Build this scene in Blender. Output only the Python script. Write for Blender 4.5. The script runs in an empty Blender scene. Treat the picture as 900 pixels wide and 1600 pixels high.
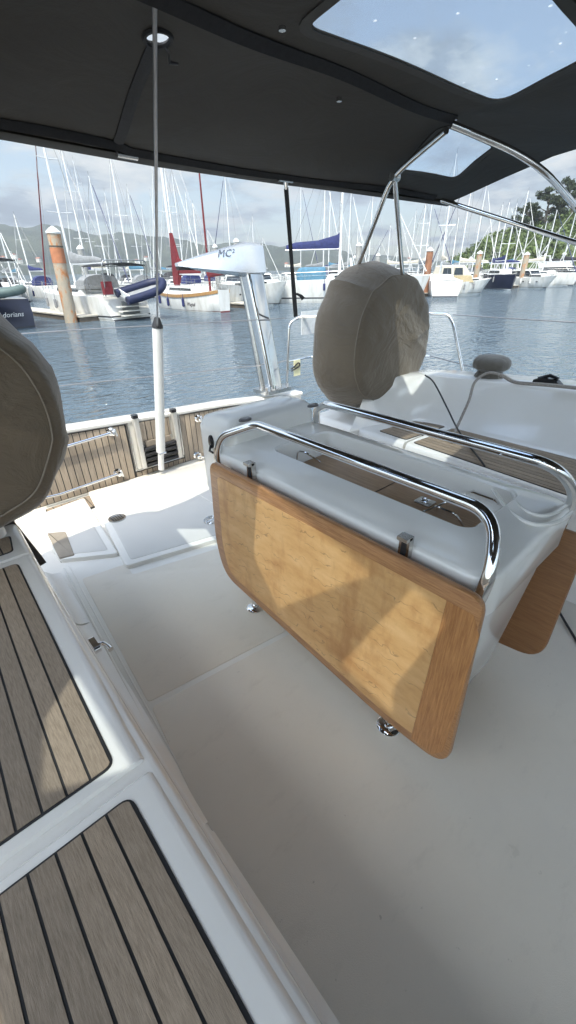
import bpy, bmesh, math, random
import numpy as np
from mathutils import Vector, Matrix, geometry
random.seed(7)
R_ = math.radians
scene = bpy.context.scene
COL = scene.collection
# ------------------------------------------------------------------ camera model
F=664.; CX=450.; CY=800.; HZ=420.; H=1.6
pitch=math.atan((CY-HZ)/F); ROLL=R_(1.0); YAW=R_(41.5)
_f=np.array([0,math.cos(pitch),-math.sin(pitch)]); _r=np.array([1.,0,0]); _u=np.cross(_r,_f)
_R=math.cos(ROLL)*_r-math.sin(ROLL)*_u; _U=math.sin(ROLL)*_r+math.cos(ROLL)*_u
_Bx=np.array([math.cos(YAW),math.sin(YAW),0]); _By=np.array([-math.sin(YAW),math.cos(YAW),0])
def boat(v): return np.array([v@_Bx, v@_By, v[2]])
CR,CU,CF=boat(_R),boat(_U),boat(_f)
def ray(x,y): return (x-CX)*CR-(y-CY)*CU+F*CF
def P(x,y,X=None,Y=None,Z=None):
    """where the sight line through photo point x,y meets a plane of the place"""
    d=ray(x,y)
    if X is not None: t=X/d[0]
    elif Y is not None: t=Y/d[1]
    else: t=(Z-H)/d[2]
    p=d*t; return Vector((p[0],p[1],p[2]+H))
def Q(p):
    v=np.array([p[0],p[1],p[2]-H]); return CX+F*(v@CR)/(v@CF), CY-F*(v@CU)/(v@CF)
def PD(x,y,D):
    d=ray(x,y); t=D/math.hypot(d[0],d[1]); return Vector((d[0]*t,d[1]*t,H+d[2]*t))
WATER=-1.1
# ------------------------------------------------------------------ materials
def newmat(name):
    m=bpy.data.materials.new(name); m.use_nodes=True
    nt=m.node_tree; b=nt.nodes['Principled BSDF']; return m,nt,b
def lk(nt,a,b): nt.links.new(a,b)
def noise(nt,scale,detail=4,rough=.55,coord='Object',stretch=None):
    tc=nt.nodes.new('ShaderNodeTexCoord'); n=nt.nodes.new('ShaderNodeTexNoise')
    n.inputs['Scale'].default_value=scale; n.inputs['Detail'].default_value=detail; n.inputs['Roughness'].default_value=rough
    if stretch:
        mp=nt.nodes.new('ShaderNodeMapping'); mp.inputs['Scale'].default_value=stretch
        lk(nt,tc.outputs[coord],mp.inputs['Vector']); lk(nt,mp.outputs[0],n.inputs['Vector'])
    else: lk(nt,tc.outputs[coord],n.inputs['Vector'])
    return n
def ramp(nt,src,stops):
    r=nt.nodes.new('ShaderNodeValToRGB'); e=r.color_ramp.elements
    while len(e)<len(stops): e.new(.5)
    for i,(p,c) in enumerate(stops): e[i].position=p; e[i].color=(*c,1) if len(c)==3 else c
    lk(nt,src,r.inputs[0]); return r
def bump(nt,b,src,strength,dist=.002):
    n=nt.nodes.new('ShaderNodeBump'); n.inputs['Strength'].default_value=strength; n.inputs['Distance'].default_value=dist
    lk(nt,src,n.inputs['Height']); lk(nt,n.outputs[0],b.inputs['Normal']); return n
def simple(name,c,rough=.5,metal=0,var=.1,scale=6,bmp=0,bscale=80,coat=0,stretch=None,bdist=.002):
    m,nt,b=newmat(name)
    n=noise(nt,scale,5,.6,stretch=stretch)
    lo=tuple(max(0,x*(1-var)) for x in c); hi=tuple(min(1,x*(1+var)) for x in c)
    r=ramp(nt,n.outputs['Fac'],[(.3,lo),(.7,hi)]); lk(nt,r.outputs[0],b.inputs['Base Color'])
    b.inputs['Roughness'].default_value=rough; b.inputs['Metallic'].default_value=metal
    b.inputs['Coat Weight'].default_value=coat; b.inputs['Coat Roughness'].default_value=.05
    if bmp: 
        n2=noise(nt,bscale,3,.6); bump(nt,b,n2.outputs['Fac'],bmp,bdist)
    return m
M={}
M['gel']=simple('white gelcoat',(.82,.80,.76),.16,0,.03,2.5,coat=.5)
M['gel2']=simple('white gelcoat satin',(.76,.74,.69),.28,0,.04,3,.04,25)
M['nonskid']=simple('non skid gelcoat',(.76,.715,.635),.42,0,.05,1.7,.5,520,bdist=.0008)
M['bench_side']=simple('cream gelcoat',(.68,.62,.53),.3,0,.04,2)
M['steel']=simple('polished steel',(.80,.80,.80),.07,1,.04,6)
M['steel_rough']=simple('brushed steel',(.55,.54,.52),.25,1,.12,14)
M['alu']=simple('mast aluminium',(.68,.69,.70),.35,.35,.06,4)
M['white']=simple('white paint',(.78,.79,.79),.3,0,.05,2)
M['black']=simple('black rubber',(.02,.02,.022),.5,0,.2,10)
M['blackgloss']=simple('black plastic',(.015,.015,.017),.2,0,.1,10)
M['webbing']=simple('black webbing',(.012,.012,.014),.8,0,.3,60,.4,400)
M['rope']=simple('grey rope',(.33,.30,.27),.8,0,.35,120,.6,300)
M['caulk']=simple('black caulk',(.018,.018,.02),.55,0,.2,20)
M['boot']=simple('dark antifouling',(.02,.022,.03),.6,0,.3,4)
M['red']=simple('red canvas',(.14,.014,.02),.85,0,.25,5,.4,20)
M['redpaint']=simple('red antifouling',(.16,.03,.03),.6,0,.3,4)
M['navy']=simple('navy gelcoat',(.006,.010,.030),.4,0,.2,2)
M['navycanvas']=simple('navy canvas',(.02,.028,.11),.8,0,.3,5,.4,20)
M['bluecanvas']=simple('light blue canvas',(.06,.16,.24),.8,0,.2,5,.3,20)
M['blackcanvas']=simple('black canvas',(.02,.021,.025),.8,0,.3,5,.3,20)
M['greycanvas']=simple('grey canvas',(.22,.23,.24),.85,0,.2,5,.3,20)
M['tan']=simple('tan canvas',(.48,.39,.24),.75,0,.15,4,.3,20)
M['cream']=simple('cream canvas',(.52,.48,.40),.75,0,.12,4,.3,20)
M['orange']=simple('orange canvas',(.40,.16,.08),.8,0,.15,4)
M['glass']=simple('dark window glass',(.02,.025,.03),.05,0,.1,4)
M['wooddeck']=simple('varnished rail',(.33,.19,.08),.35,0,.25,6)
M['greenrib']=simple('grey green tube',(.10,.14,.13),.5,0,.15,4)
M['bluerib']=simple('blue tube',(.006,.011,.045),.55,0,.15,4)
M['lens']=simple('grey smoked cap',(.12,.11,.11),.25,0,.1,10)
M['label']=simple('cream label',(.7,.68,.45),.5,0,.1,10)
M['letter']=simple('lettering grey',(.10,.12,.16),.4,0,.1,10)
M['letterw']=simple('lettering white',(.75,.75,.75),.4,0,.05,10)
M['lettern']=simple('lettering dark',(.04,.03,.03),.4,0,.05,10)
M['board']=simple('pale acrylic board',(.55,.58,.60),.3,0,.1,30,.2,60)
# davit aluminium: pale polished
M['davit']=simple('polished pale alloy',(.66,.68,.71),.2,.8,.05,3)

def leather_cloth(name,c,fold=.25,wv=(1,1,1)):
    m,nt,b=newmat(name)
    n=noise(nt,3.0,5,.6); r=ramp(nt,n.outputs['Fac'],[(.3,tuple(x*.86 for x in c)),(.7,tuple(x*1.1 for x in c))])
    lk(nt,r.outputs[0],b.inputs['Base Color']); b.inputs['Roughness'].default_value=.72
    b.inputs['Sheen Weight'].default_value=.25 if c[0]>.1 else .0
    w=noise(nt,260,2,.5); f=noise(nt,3.2,5,.6,stretch=(1,1,1.0)); f.inputs['Distortion'].default_value=1.6
    a=nt.nodes.new('ShaderNodeMath'); a.operation='MULTIPLY_ADD'; lk(nt,w.outputs['Fac'],a.inputs[0]); a.inputs[1].default_value=.04; 
    lk(nt,f.outputs['Fac'],a.inputs[2]); bump(nt,b,a.outputs[0],fold,.05)
    return m
M['cover']=leather_cloth('taupe canvas',(.150,.117,.080),.6)
M['cover2']=leather_cloth('taupe grey canvas',(.125,.112,.092),.35)
M['bimini']=leather_cloth('charcoal canvas',(.0165,.0125,.0075),.12)
M['biminiedge']=leather_cloth('charcoal facing',(.028,.026,.022),.12)

def wood(name,c1,c2,stretch,scale=6,rough=.6,bmp=.25,attr=False,coat=0,spots=0):
    m,nt,b=newmat(name)
    n=noise(nt,scale,8,.68,stretch=stretch)
    r=ramp(nt,n.outputs['Fac'],[(.28,c1),(.5,tuple((a+d)/2 for a,d in zip(c1,c2))),(.72,c2)])
    out=r.outputs[0]
    n3=noise(nt,1.3,4,.6)
    r3=ramp(nt,n3.outputs['Fac'],[(.3,(.78,.77,.76)),(.7,(1.0,1.0,1.0))])
    mx=nt.nodes.new('ShaderNodeMix'); mx.data_type='RGBA'; mx.blend_type='MULTIPLY'; mx.inputs[0].default_value=1
    lk(nt,out,mx.inputs[6]); lk(nt,r3.outputs[0],mx.inputs[7]); out=mx.outputs[2]
    if attr:
        at=nt.nodes.new('ShaderNodeAttribute'); at.attribute_name='tone'
        ra=ramp(nt,at.outputs['Fac'],[(0,(.76,.75,.74)),(1,(1.12,1.08,1.03))])
        mx=nt.nodes.new('ShaderNodeMix'); mx.data_type='RGBA'; mx.blend_type='MULTIPLY'; mx.inputs[0].default_value=1
        lk(nt,out,mx.inputs[6]); lk(nt,ra.outputs[0],mx.inputs[7]); out=mx.outputs[2]
    lk(nt,out,b.inputs['Base Color']); b.inputs['Roughness'].default_value=rough; b.inputs['Coat Weight'].default_value=coat
    n2=noise(nt,scale*3,6,.7,stretch=stretch); bump(nt,b,n2.outputs['Fac'],bmp,.0015)
    return m
M['teak']=wood('weathered teak',(.23,.18,.13),(.43,.35,.27),(11,1,11),26,.62,.6,True)
M['teakv']=wood('weathered teak upright',(.30,.25,.20),(.54,.47,.39),(14,14,1),9,.65,.5,True)
M['frameY']=wood('oiled teak rail',(.30,.12,.045),(.66,.35,.15),(20,1.2,20),10,.38,.5,coat=.25)
M['frameZ']=wood('oiled teak end',(.34,.13,.04),(.68,.34,.13),(20,20,1.2),10,.38,.5,coat=.25)
M['well']=wood('well floor teak',(.28,.15,.07),(.50,.31,.16),(14,1,14),8,.4,.3,coat=.2)
M['fartable']=wood('shaded teak',(.22,.095,.035),(.36,.18,.075),(20,1.2,20),8,.45,.3)  # far leaf's teak, its shade put into a darker colour
def veneer():
    m,nt,b=newmat('pale veneer with wavy checks')
    n=noise(nt,5,6,.65,stretch=(6,1,3)); r=ramp(nt,n.outputs['Fac'],[(.3,(.55,.28,.10)),(.5,(.66,.38,.155)),(.7,(.74,.46,.21))])
    # short wavy hairline checks, scattered
    tc=nt.nodes.new('ShaderNodeTexCoord')
    w=nt.nodes.new('ShaderNodeTexWave'); w.wave_type='BANDS'; w.bands_direction='Z'
    w.inputs['Scale'].default_value=4.2; w.inputs['Distortion'].default_value=5.5; w.inputs['Detail'].default_value=2.5; w.inputs['Detail Scale'].default_value=3.2
    mp=nt.nodes.new('ShaderNodeMapping'); mp.inputs['Scale'].default_value=(1,1.3,1.7); mp.inputs['Rotation'].default_value=(.12,0,0)
    lk(nt,tc.outputs['Object'],mp.inputs[0]); lk(nt,mp.outputs[0],w.inputs[0])
    rl=ramp(nt,w.outputs['Fac'],[(.0,(1,1,1)),(.018,(0,0,0))])
    g=noise(nt,11,2,.5); rg=ramp(nt,g.outputs['Fac'],[(.5,(0,0,0)),(.58,(1,1,1))])
    mu=nt.nodes.new('ShaderNodeMath'); mu.operation='MULTIPLY'; lk(nt,rl.outputs[0],mu.inputs[0]); lk(nt,rg.outputs[0],mu.inputs[1])
    mu2=nt.nodes.new('ShaderNodeMath'); mu2.operation='MULTIPLY'; lk(nt,mu.outputs[0],mu2.inputs[0]); mu2.inputs[1].default_value=.55
    mx=nt.nodes.new('ShaderNodeMix'); mx.data_type='RGBA'; lk(nt,mu2.outputs[0],mx.inputs[0]); lk(nt,r.outputs[0],mx.inputs[6]); mx.inputs[7].default_value=(.20,.10,.045,1)
    # worn darker stain where the finish has gone
    s=noise(nt,3.2,5,.65,stretch=(1,2.2,.8)); rs=ramp(nt,s.outputs['Fac'],[(.50,(0,0,0)),(.68,(.7,.7,.7))])
    m2=nt.nodes.new('ShaderNodeMix'); m2.data_type='RGBA'; lk(nt,rs.outputs[0],m2.inputs[0]); lk(nt,mx.outputs[2],m2.inputs[6]); m2.inputs[7].default_value=(.42,.19,.065,1)
    lk(nt,m2.outputs[2],b.inputs['Base Color']); b.inputs['Roughness'].default_value=.4; b.inputs['Coat Weight'].default_value=.3
    bump(nt,b,n.outputs['Fac'],.15,.001); return m
M['veneer']=veneer()
def pile_mat():
    m,nt,b=newmat('weathered pile')
    n=noise(nt,2.5,6,.7,stretch=(1,1,.5)); r=ramp(nt,n.outputs['Fac'],[(.35,(.30,.27,.22)),(.5,(.36,.31,.24)),(.62,(.42,.17,.06)),(.72,(.20,.09,.05))])
    lk(nt,r.outputs[0],b.inputs['Base Color']); b.inputs['Roughness'].default_value=.85; bump(nt,b,n.outputs['Fac'],.6,.03); return m
M['pile']=pile_mat()
M['pilebrown']=simple('brown timber pile',(.25,.12,.07),.85,0,.45,3,.6,12,bdist=.03,stretch=(1,1,.4))
M['pilegrey']=simple('grey concrete pile',(.30,.30,.29),.85,0,.25,2,.4,12,bdist=.03)
M['dock']=simple('wet dock timber',(.09,.075,.06),.8,0,.4,3,.5,8,bdist=.02)
M['dockedge']=simple('dock edge',(.45,.42,.36),.7,0,.25,3)

def vinyl():
    m,nt,b=newmat('clear vinyl with rain drops'); nt.nodes.remove(b)
    out=nt.nodes['Material Output']
    tr=nt.nodes.new('ShaderNodeBsdfTransparent'); gl=nt.nodes.new('ShaderNodeBsdfGlossy'); gl.inputs['Roughness'].default_value=.08
    gl.inputs['Color'].default_value=(.8,.85,.9,1)
    tc=nt.nodes.new('ShaderNodeTexCoord'); v=nt.nodes.new('ShaderNodeTexVoronoi'); v.inputs['Scale'].default_value=17
    v.inputs['Randomness'].default_value=1; lk(nt,tc.outputs['Object'],v.inputs['Vector'])
    r=ramp(nt,v.outputs['Distance'],[(.05,(1,1,1)),(.12,(0,0,0))])
    n=noise(nt,5,3,.6); rn=ramp(nt,n.outputs['Fac'],[(.5,(0,0,0)),(.6,(1,1,1))])
    mu=nt.nodes.new('ShaderNodeMath'); mu.operation='MULTIPLY'; lk(nt,r.outputs[0],mu.inputs[0]); lk(nt,rn.outputs[0],mu.inputs[1])
    ad=nt.nodes.new('ShaderNodeMath'); ad.operation='MULTIPLY_ADD'; lk(nt,mu.outputs[0],ad.inputs[0]); ad.inputs[1].default_value=.75; ad.inputs[2].default_value=.07
    tr.inputs['Color'].default_value=(.78,.83,.88,1)
    mx=nt.nodes.new('ShaderNodeMixShader'); lk(nt,ad.outputs[0],mx.inputs[0]); lk(nt,tr.outputs[0],mx.inputs[1])
    df=nt.nodes.new('ShaderNodeBsdfTranslucent'); df.inputs['Color'].default_value=(.85,.88,.9,1)
    m2=nt.nodes.new('ShaderNodeMixShader'); m2.inputs[0].default_value=.5; lk(nt,gl.outputs[0],m2.inputs[1]); lk(nt,df.outputs[0],m2.inputs[2])
    lk(nt,m2.outputs[0],mx.inputs[2]); lk(nt,mx.outputs[0],out.inputs['Surface']); return m
M['vinyl']=vinyl()
def watermat():
    m,nt,b=newmat('harbour water')
    b.inputs['Base Color'].default_value=(.085,.12,.15,1); b.inputs['Roughness'].default_value=.04; b.inputs['IOR'].default_value=1.33
    tc=nt.nodes.new('ShaderNodeTexCoord')
    def nz(s,d,st,rot):
        mp=nt.nodes.new('ShaderNodeMapping'); mp.inputs['Scale'].default_value=st; mp.inputs['Rotation'].default_value=(0,0,rot)
        n=nt.nodes.new('ShaderNodeTexNoise'); n.inputs['Scale'].default_value=s; n.inputs['Detail'].default_value=d; n.inputs['Roughness'].default_value=.5
        lk(nt,tc.outputs['Object'],mp.inputs[0]); lk(nt,mp.outputs[0],n.inputs['Vector']); return n
    a=nz(2.6,3,(1,2.0,1),.6); c=nz(.6,2,(1,1.8,1),-.4)
    s=nt.nodes.new('ShaderNodeMath'); s.operation='MULTIPLY_ADD'; lk(nt,c.outputs['Fac'],s.inputs[0]); s.inputs[1].default_value=1.2; lk(nt,a.outputs['Fac'],s.inputs[2])
    bump(nt,b,s.outputs[0],1.0,.27); return m
M['water']=watermat()
def hillmat(name,cols,scale):
    m,nt,b=newmat(name); n=noise(nt,scale,9,.7); 
    r=ramp(nt,n.outputs['Fac'],[(.35,cols[0]),(.5,cols[1]),(.66,cols[2])]); lk(nt,r.outputs[0],b.inputs['Base Color'])
    b.inputs['Roughness'].default_value=.95; bump(nt,b,n.outputs['Fac'],1,20 if scale<.05 else 1.5); return m
M['hill']=hillmat('wooded far hill',[(.016,.026,.018),(.035,.048,.03),(.075,.085,.05)],.012)
M['nearhill']=hillmat('wooded near hill',[(.03,.05,.015),(.07,.10,.03),(.14,.16,.05)],.16)
M['leafA']=simple('tree foliage',(.085,.12,.035),.8,0,.5,.25)
M['leafB']=simple('dark tree foliage',(.035,.05,.022),.85,0,.4,.5)
M['bark']=simple('grey bark',(.16,.13,.10),.9,0,.3,2)
M['housewall']=simple('pale render',(.6,.58,.52),.8,0,.1,.3)
M['roof']=simple('terracotta roof',(.32,.13,.08),.8,0,.2,.4)

# ------------------------------------------------------------------ object helpers
def tag(o,label=None,cat=None,group=None,kind=None):
    if label: o['label']=label
    if cat: o['category']=cat
    if group: o['group']=group
    if kind: o['kind']=kind
    return o
def empty(name,loc=(0,0,0),rz=0,label=None,cat=None,group=None):
    o=bpy.data.objects.new(name,None); COL.objects.link(o); o.location=loc; o.rotation_euler=(0,0,rz); o.empty_display_size=.1
    return tag(o,label,cat,group)
def wloc(o):
    v=Vector((0,0,0))
    while o is not None: v+=Vector(o.location); o=o.parent
    return v
def mk(name,verts,faces,mat,parent=None,smooth=True,world=True,mi=None,loc=None,tone=None):
    """one mesh object. verts in world coords (world=True) or in the parent's frame"""
    me=bpy.data.meshes.new(name)
    off=Vector((0,0,0))
    if parent is not None and world: off=wloc(parent)
    base=Vector(loc) if loc is not None else Vector((0,0,0))
    me.from_pydata([tuple(Vector(v)-off-base) for v in verts],[],faces)
    mats=mat if isinstance(mat,(list,tuple)) else [mat]
    for m in mats: me.materials.append(M[m] if isinstance(m,str) else m)
    if mi:
        for p,i in zip(me.polygons,mi): p.material_index=i
    if tone is not None:
        a=me.attributes.new('tone','FLOAT','FACE')
        for i,t in enumerate(tone): a.data[i].value=t
    me.validate(); me.update()
    if smooth:
        me.polygons.foreach_set('use_smooth',[True]*len(me.polygons))
        try: me.set_sharp_from_angle(angle=R_(38))
        except Exception: pass
    o=bpy.data.objects.new(name,me); COL.objects.link(o)
    if parent is not None: o.parent=parent
    o.location=base
    return o
class MB:
    def __init__(s): s.v=[]; s.f=[]; s.m=[]
    def add(s,v,f,mi=0):
        n=len(s.v); s.v+= [Vector(a) for a in v]; s.f+=[tuple(i+n for i in q) for q in f]; s.m+=[mi]*len(f); return s
    def box(s,c,d,mi=0,rot=None):
        c=Vector(c); x,y,z=(a/2 for a in d)
        vs=[Vector((i*x,j*y,k*z)) for i in(-1,1) for j in(-1,1) for k in(-1,1)]
        if rot is not None: vs=[rot@v for v in vs]
        return s.add([c+v for v in vs],[(0,1,3,2),(4,6,7,5),(0,4,5,1),(2,3,7,6),(0,2,6,4),(1,5,7,3)],mi)
    def loft(s,loops,cap0=True,cap1=True,mi=0,closed=True):
        n=len(loops[0]); vs=[v for l in loops for v in l]; fs=[]
        for i in range(len(loops)-1):
            for j in range(n if closed else n-1):
                k=(j+1)%n; fs.append((i*n+j,i*n+k,(i+1)*n+k,(i+1)*n+j))
        if cap0: fs.append(tuple(range(n))[::-1])
        if cap1: fs.append(tuple((len(loops)-1)*n+j for j in range(n)))
        return s.add(vs,fs,mi)
    def tube(s,pts,r,n=10,mi=0,caps=True):
        pts=[Vector(p) for p in pts]; rr=r if isinstance(r,(list,tuple)) else [r]*len(pts)
        T=[]
        for i in range(len(pts)):
            a=pts[max(0,i-1)]; b=pts[min(len(pts)-1,i+1)]; T.append((b-a).normalized())
        t=T[0]; up=Vector((0,0,1)) if abs(t.z)<.9 else Vector((1,0,0))
        u=t.cross(up).normalized(); loops=[]
        for i,p in enumerate(pts):
            u=(u-T[i]*u.dot(T[i])).normalized(); w=T[i].cross(u)
            loops.append([p+(u*math.cos(2*math.pi*k/n)+w*math.sin(2*math.pi*k/n))*rr[i] for k in range(n)])
        return s.loft(loops,caps,caps,mi)
    def build(s,name,mat,parent=None,**k): return mk(name,s.v,s.f,mat,parent,mi=s.m if isinstance(mat,(list,tuple)) else None,**k)
def curve(pts,n=8):
    """Catmull-Rom through pts"""
    p=[Vector(a) for a in pts]; p=[p[0]*2-p[1]]+p+[p[-1]*2-p[-2]]; out=[]
    for i in range(1,len(p)-2):
        for k in range(n):
            t=k/n; a,b,c,d=p[i-1:i+3]
            out.append(.5*((2*b)+(c-a)*t+(2*a-5*b+4*c-d)*t*t+(3*b-a-3*c+d)*t**3))
    out.append(p[-2]); return out
def fillet(pts,r,n=6):
    """polyline with rounded corners"""
    p=[Vector(a) for a in pts]; out=[p[0]]
    for i in range(1,len(p)-1):
        a=(p[i-1]-p[i]); b=(p[i+1]-p[i]); rr=min(r if not isinstance(r,(list,tuple)) else r[i-1],a.length*.49,b.length*.49)
        A=p[i]+a.normalized()*rr; B=p[i]+b.normalized()*rr
        for k in range(n+1):
            t=k/n; out.append(A*(1-t)**2+p[i]*2*t*(1-t)+B*t*t)
    out.append(p[-1]); return out
def rrect(x0,x1,y0,y1,r,z,n=6):
    r=min(r,abs(x1-x0)/2-1e-4,abs(y1-y0)/2-1e-4); out=[]
    for cx,cy,a0 in ((x1-r,y1-r,0),(x0+r,y1-r,90),(x0+r,y0+r,180),(x1-r,y0+r,270)):
        for k in range(n+1):
            a=R_(a0+90*k/n); out.append(Vector((cx+r*math.cos(a),cy+r*math.sin(a),z)))
    return out
def roundpoly(pts,r,n=5):
    """closed polygon with rounded corners (any plane)"""
    p=[Vector(a) for a in pts]; N=len(p); out=[]
    for i in range(N):
        a=p[i-1]-p[i]; b=p[(i+1)%N]-p[i]; q=r[i] if isinstance(r,(list,tuple)) else r; rr=min(q,a.length*.49,b.length*.49)
        A=p[i]+a.normalized()*rr; B=p[i]+b.normalized()*rr
        for k in range(n+1):
            t=k/n; out.append(A*(1-t)**2+p[i]*2*t*(1-t)+B*t*t)
    return out
def inset(loop,d):
    """inset closed loop lying about a plane of const z"""
    N=len(loop); out=[]; c=sum(loop,Vector())/N
    area=sum(loop[i].x*loop[(i+1)%N].y-loop[(i+1)%N].x*loop[i].y for i in range(N))
    sg=1 if area>0 else -1
    for i in range(N):
        a=(loop[i]-loop[i-1]); b=(loop[(i+1)%N]-loop[i]); t=(a.normalized()+b.normalized()).normalized()
        nrm=Vector((-t.y,t.x,0))*sg; out.append(loop[i]+nrm*d)
    return out
def minset(pts,d):
    N=len(pts); out=[]; area=sum(pts[i].x*pts[(i+1)%N].y-pts[(i+1)%N].x*pts[i].y for i in range(N)); sg=1 if area>0 else -1
    for i in range(N):
        a=(pts[i]-pts[i-1]).normalized(); b=(pts[(i+1)%N]-pts[i]).normalized()
        na=Vector((-a.y,a.x,0))*sg; nb=Vector((-b.y,b.x,0))*sg; m=(na+nb).normalized(); k=max(.35,m.dot(na)); out.append(pts[i]+m*(d/k))
    return out
def slab(name,loop,z0,z1,mat,parent,edge=.004,**k):
    L=[Vector((v.x,v.y,0)) for v in loop]; I=inset(L,edge); Z=lambda l,z:[Vector((v.x,v.y,z)) for v in l]
    return MB().loft([Z(L,z0),Z(L,z1-edge),Z(inset(L,edge*.3),z1-edge*.3),Z(I,z1)],True,True).build(name,mat,parent,**k)
def clip(poly,a,c):   # keep points with a.p <= c
    out=[]
    for i in range(len(poly)):
        p,q=poly[i],poly[(i+1)%len(poly)]; dp=a.dot(p)-c; dq=a.dot(q)-c
        if dp<=0: out.append(p)
        if (dp<0<dq) or (dq<0<dp): out.append(p+(q-p)*(dp/(dp-dq)))
    return out
def planks(name,loop,axis,spacing,gap,z,mat,parent,normal=Vector((0,0,1)),h=.0025,phase=0,**k):
    """plank strips clipped to a convex outline; each strip a thin raised slab"""
    axis=Vector(axis).normalized(); vals=[axis.dot(p) for p in loop]; lo,hi=min(vals),max(vals)
    v=[];f=[];tn=[]; s=lo+((hi-lo)%spacing if phase is None else phase)-spacing
    while s<hi:
        q=clip(clip(list(loop),axis,s+spacing-gap/2),-axis,-(s+gap/2))
        if len(q)>2:
            n0=len(v); m=len(q); t=random.random()
            v+=[p+normal*z for p in q]+[p+normal*(z+h) for p in q]
            f.append(tuple(n0+m+i for i in range(m))); tn.append(t)
            for i in range(m):
                j=(i+1)%m; f.append((n0+i,n0+j,n0+m+j,n0+m+i)); tn.append(t)
        s+=spacing
    return mk(name,v,f,mat,parent,smooth=False,tone=tn,**k)
def copy_tree(o,parent=None):
    c=o.copy(); COL.objects.link(c)
    if parent is not None: c.parent=parent
    for ch in [x for x in bpy.data.objects if x.parent==o]: copy_tree(ch,c)
    return c
def text_mesh(name,s,size,mat,parent,origin,ux,uy,ext=.003,shear=0,spacing=1):
    """lettering as real mesh: origin at left baseline, ux along the line, uy up"""
    cu=bpy.data.curves.new(name,'FONT'); cu.body=s; cu.size=size; cu.extrude=ext; cu.shear=shear; cu.resolution_u=2; cu.space_character=spacing
    tmp=bpy.data.objects.new('tmp',cu); COL.objects.link(tmp)
    dg=bpy.context.evaluated_depsgraph_get(); me=bpy.data.meshes.new_from_object(tmp.evaluated_get(dg))
    vs=[v.co.copy() for v in me.vertices]; fs=[tuple(p.vertices) for p in me.polygons]
    bpy.data.objects.remove(tmp); bpy.data.curves.remove(cu)
    ux=Vector(ux).normalized(); uy=Vector(uy).normalized(); un=ux.cross(uy)
    V=[Vector(origin)+ux*v.x+uy*v.y+un*v.z for v in vs]
    return mk(name,V,fs,mat,parent,smooth=False,world=False)
M['greywhite']=simple('white plastic tube',(.62,.63,.62),.4,0,.05,3)
M['alu_r']=simple('satin ladder alloy',(.62,.60,.56),.3,.6,.1,8)
M['greywire']=simple('stainless wire',(.24,.24,.25),.35,.6,.15,10)
M['dockdark']=simple('dark bracket',(.035,.025,.022),.5,0,.2,6)
M['cover2x']=simple('taupe pad',(.30,.26,.21),.75,0,.15,6,.3,60)
M['piping']=simple('taupe piping',(.24,.20,.155),.7,0,.1,10)
def hullwhite():
    m,nt,b=newmat('weathered white hull'); n=noise(nt,1.6,6,.7,stretch=(1.5,1.5,.25)); r=ramp(nt,n.outputs['Fac'],[(.3,(.48,.47,.43)),(.5,(.62,.62,.60)),(.7,(.68,.68,.67))])
    lk(nt,r.outputs[0],b.inputs['Base Color']); b.inputs['Roughness'].default_value=.3; return m
M['hullwhite']=hullwhite()
M['deckwhite']=simple('weathered deck',(.56,.56,.53),.6,0,.18,2)
M['white']=simple('white paint',(.66,.67,.66),.35,0,.12,2)
def soleMat(name,c,rough):
    m,nt,b=newmat(name); n=noise(nt,1.4,7,.62); r=ramp(nt,n.outputs['Fac'],[(.3,tuple(x*.93 for x in c)),(.7,tuple(x*1.03 for x in c))])
    # scattered specks of dirt and faint scuffs
    g=noise(nt,38,3,.7); rg=ramp(nt,g.outputs['Fac'],[(.70,(0,0,0)),(.78,(.55,.55,.55))])
    g2=noise(nt,5,7,.75,stretch=(1,2.5,1)); r2=ramp(nt,g2.outputs['Fac'],[(.56,(0,0,0)),(.72,(.16,.16,.16))])
    ad=nt.nodes.new('ShaderNodeMath'); ad.operation='MAXIMUM'; lk(nt,rg.outputs[0],ad.inputs[0]); lk(nt,r2.outputs[0],ad.inputs[1])
    mx=nt.nodes.new('ShaderNodeMix'); mx.data_type='RGBA'; lk(nt,ad.outputs[0],mx.inputs[0]); lk(nt,r.outputs[0],mx.inputs[6]); mx.inputs[7].default_value=(.34,.30,.24,1)
    lk(nt,mx.outputs[2],b.inputs['Base Color'])
    rr_=ramp(nt,n.outputs['Fac'],[(.3,(rough*.8,)*3),(.7,(rough*1.25,)*3)]); lk(nt,rr_.outputs[0],b.inputs['Roughness'])
    n2=noise(nt,420,2,.5); bump(nt,b,n2.outputs['Fac'],.6,.0012); return m
M['nonskid']=soleMat('non skid gelcoat sole',(.755,.70,.61),.34)
# =================================================================== OWN YACHT
BZ=.52                                # bench top
yacht=empty('yacht_cockpit',(1.37,1.5,0),0,'white moulded cockpit with grey teak on its two benches and transom','cockpit')
# hull below (seen over the stern from other places)
hullpts=[]
b=MB()
for z,k in ((-1.45,.78),(-1.0,.93),(-.4,1.0),(-.08,1.0)):
    hullpts.append([Vector((1.37+sx*2.35*k*wy,y,z)) for sx,y,wy in [(-1,3.62,.84),(-1,1.5,.95),(-1,-2,1),(-1,-6,.78),(-1,-9.5,.1),(1,-9.5,.1),(1,-6,.78),(1,-2,1),(1,1.5,.95),(1,3.62,.84)]])
b.loft(hullpts).build('hull','gel',yacht,smooth=False)
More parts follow.
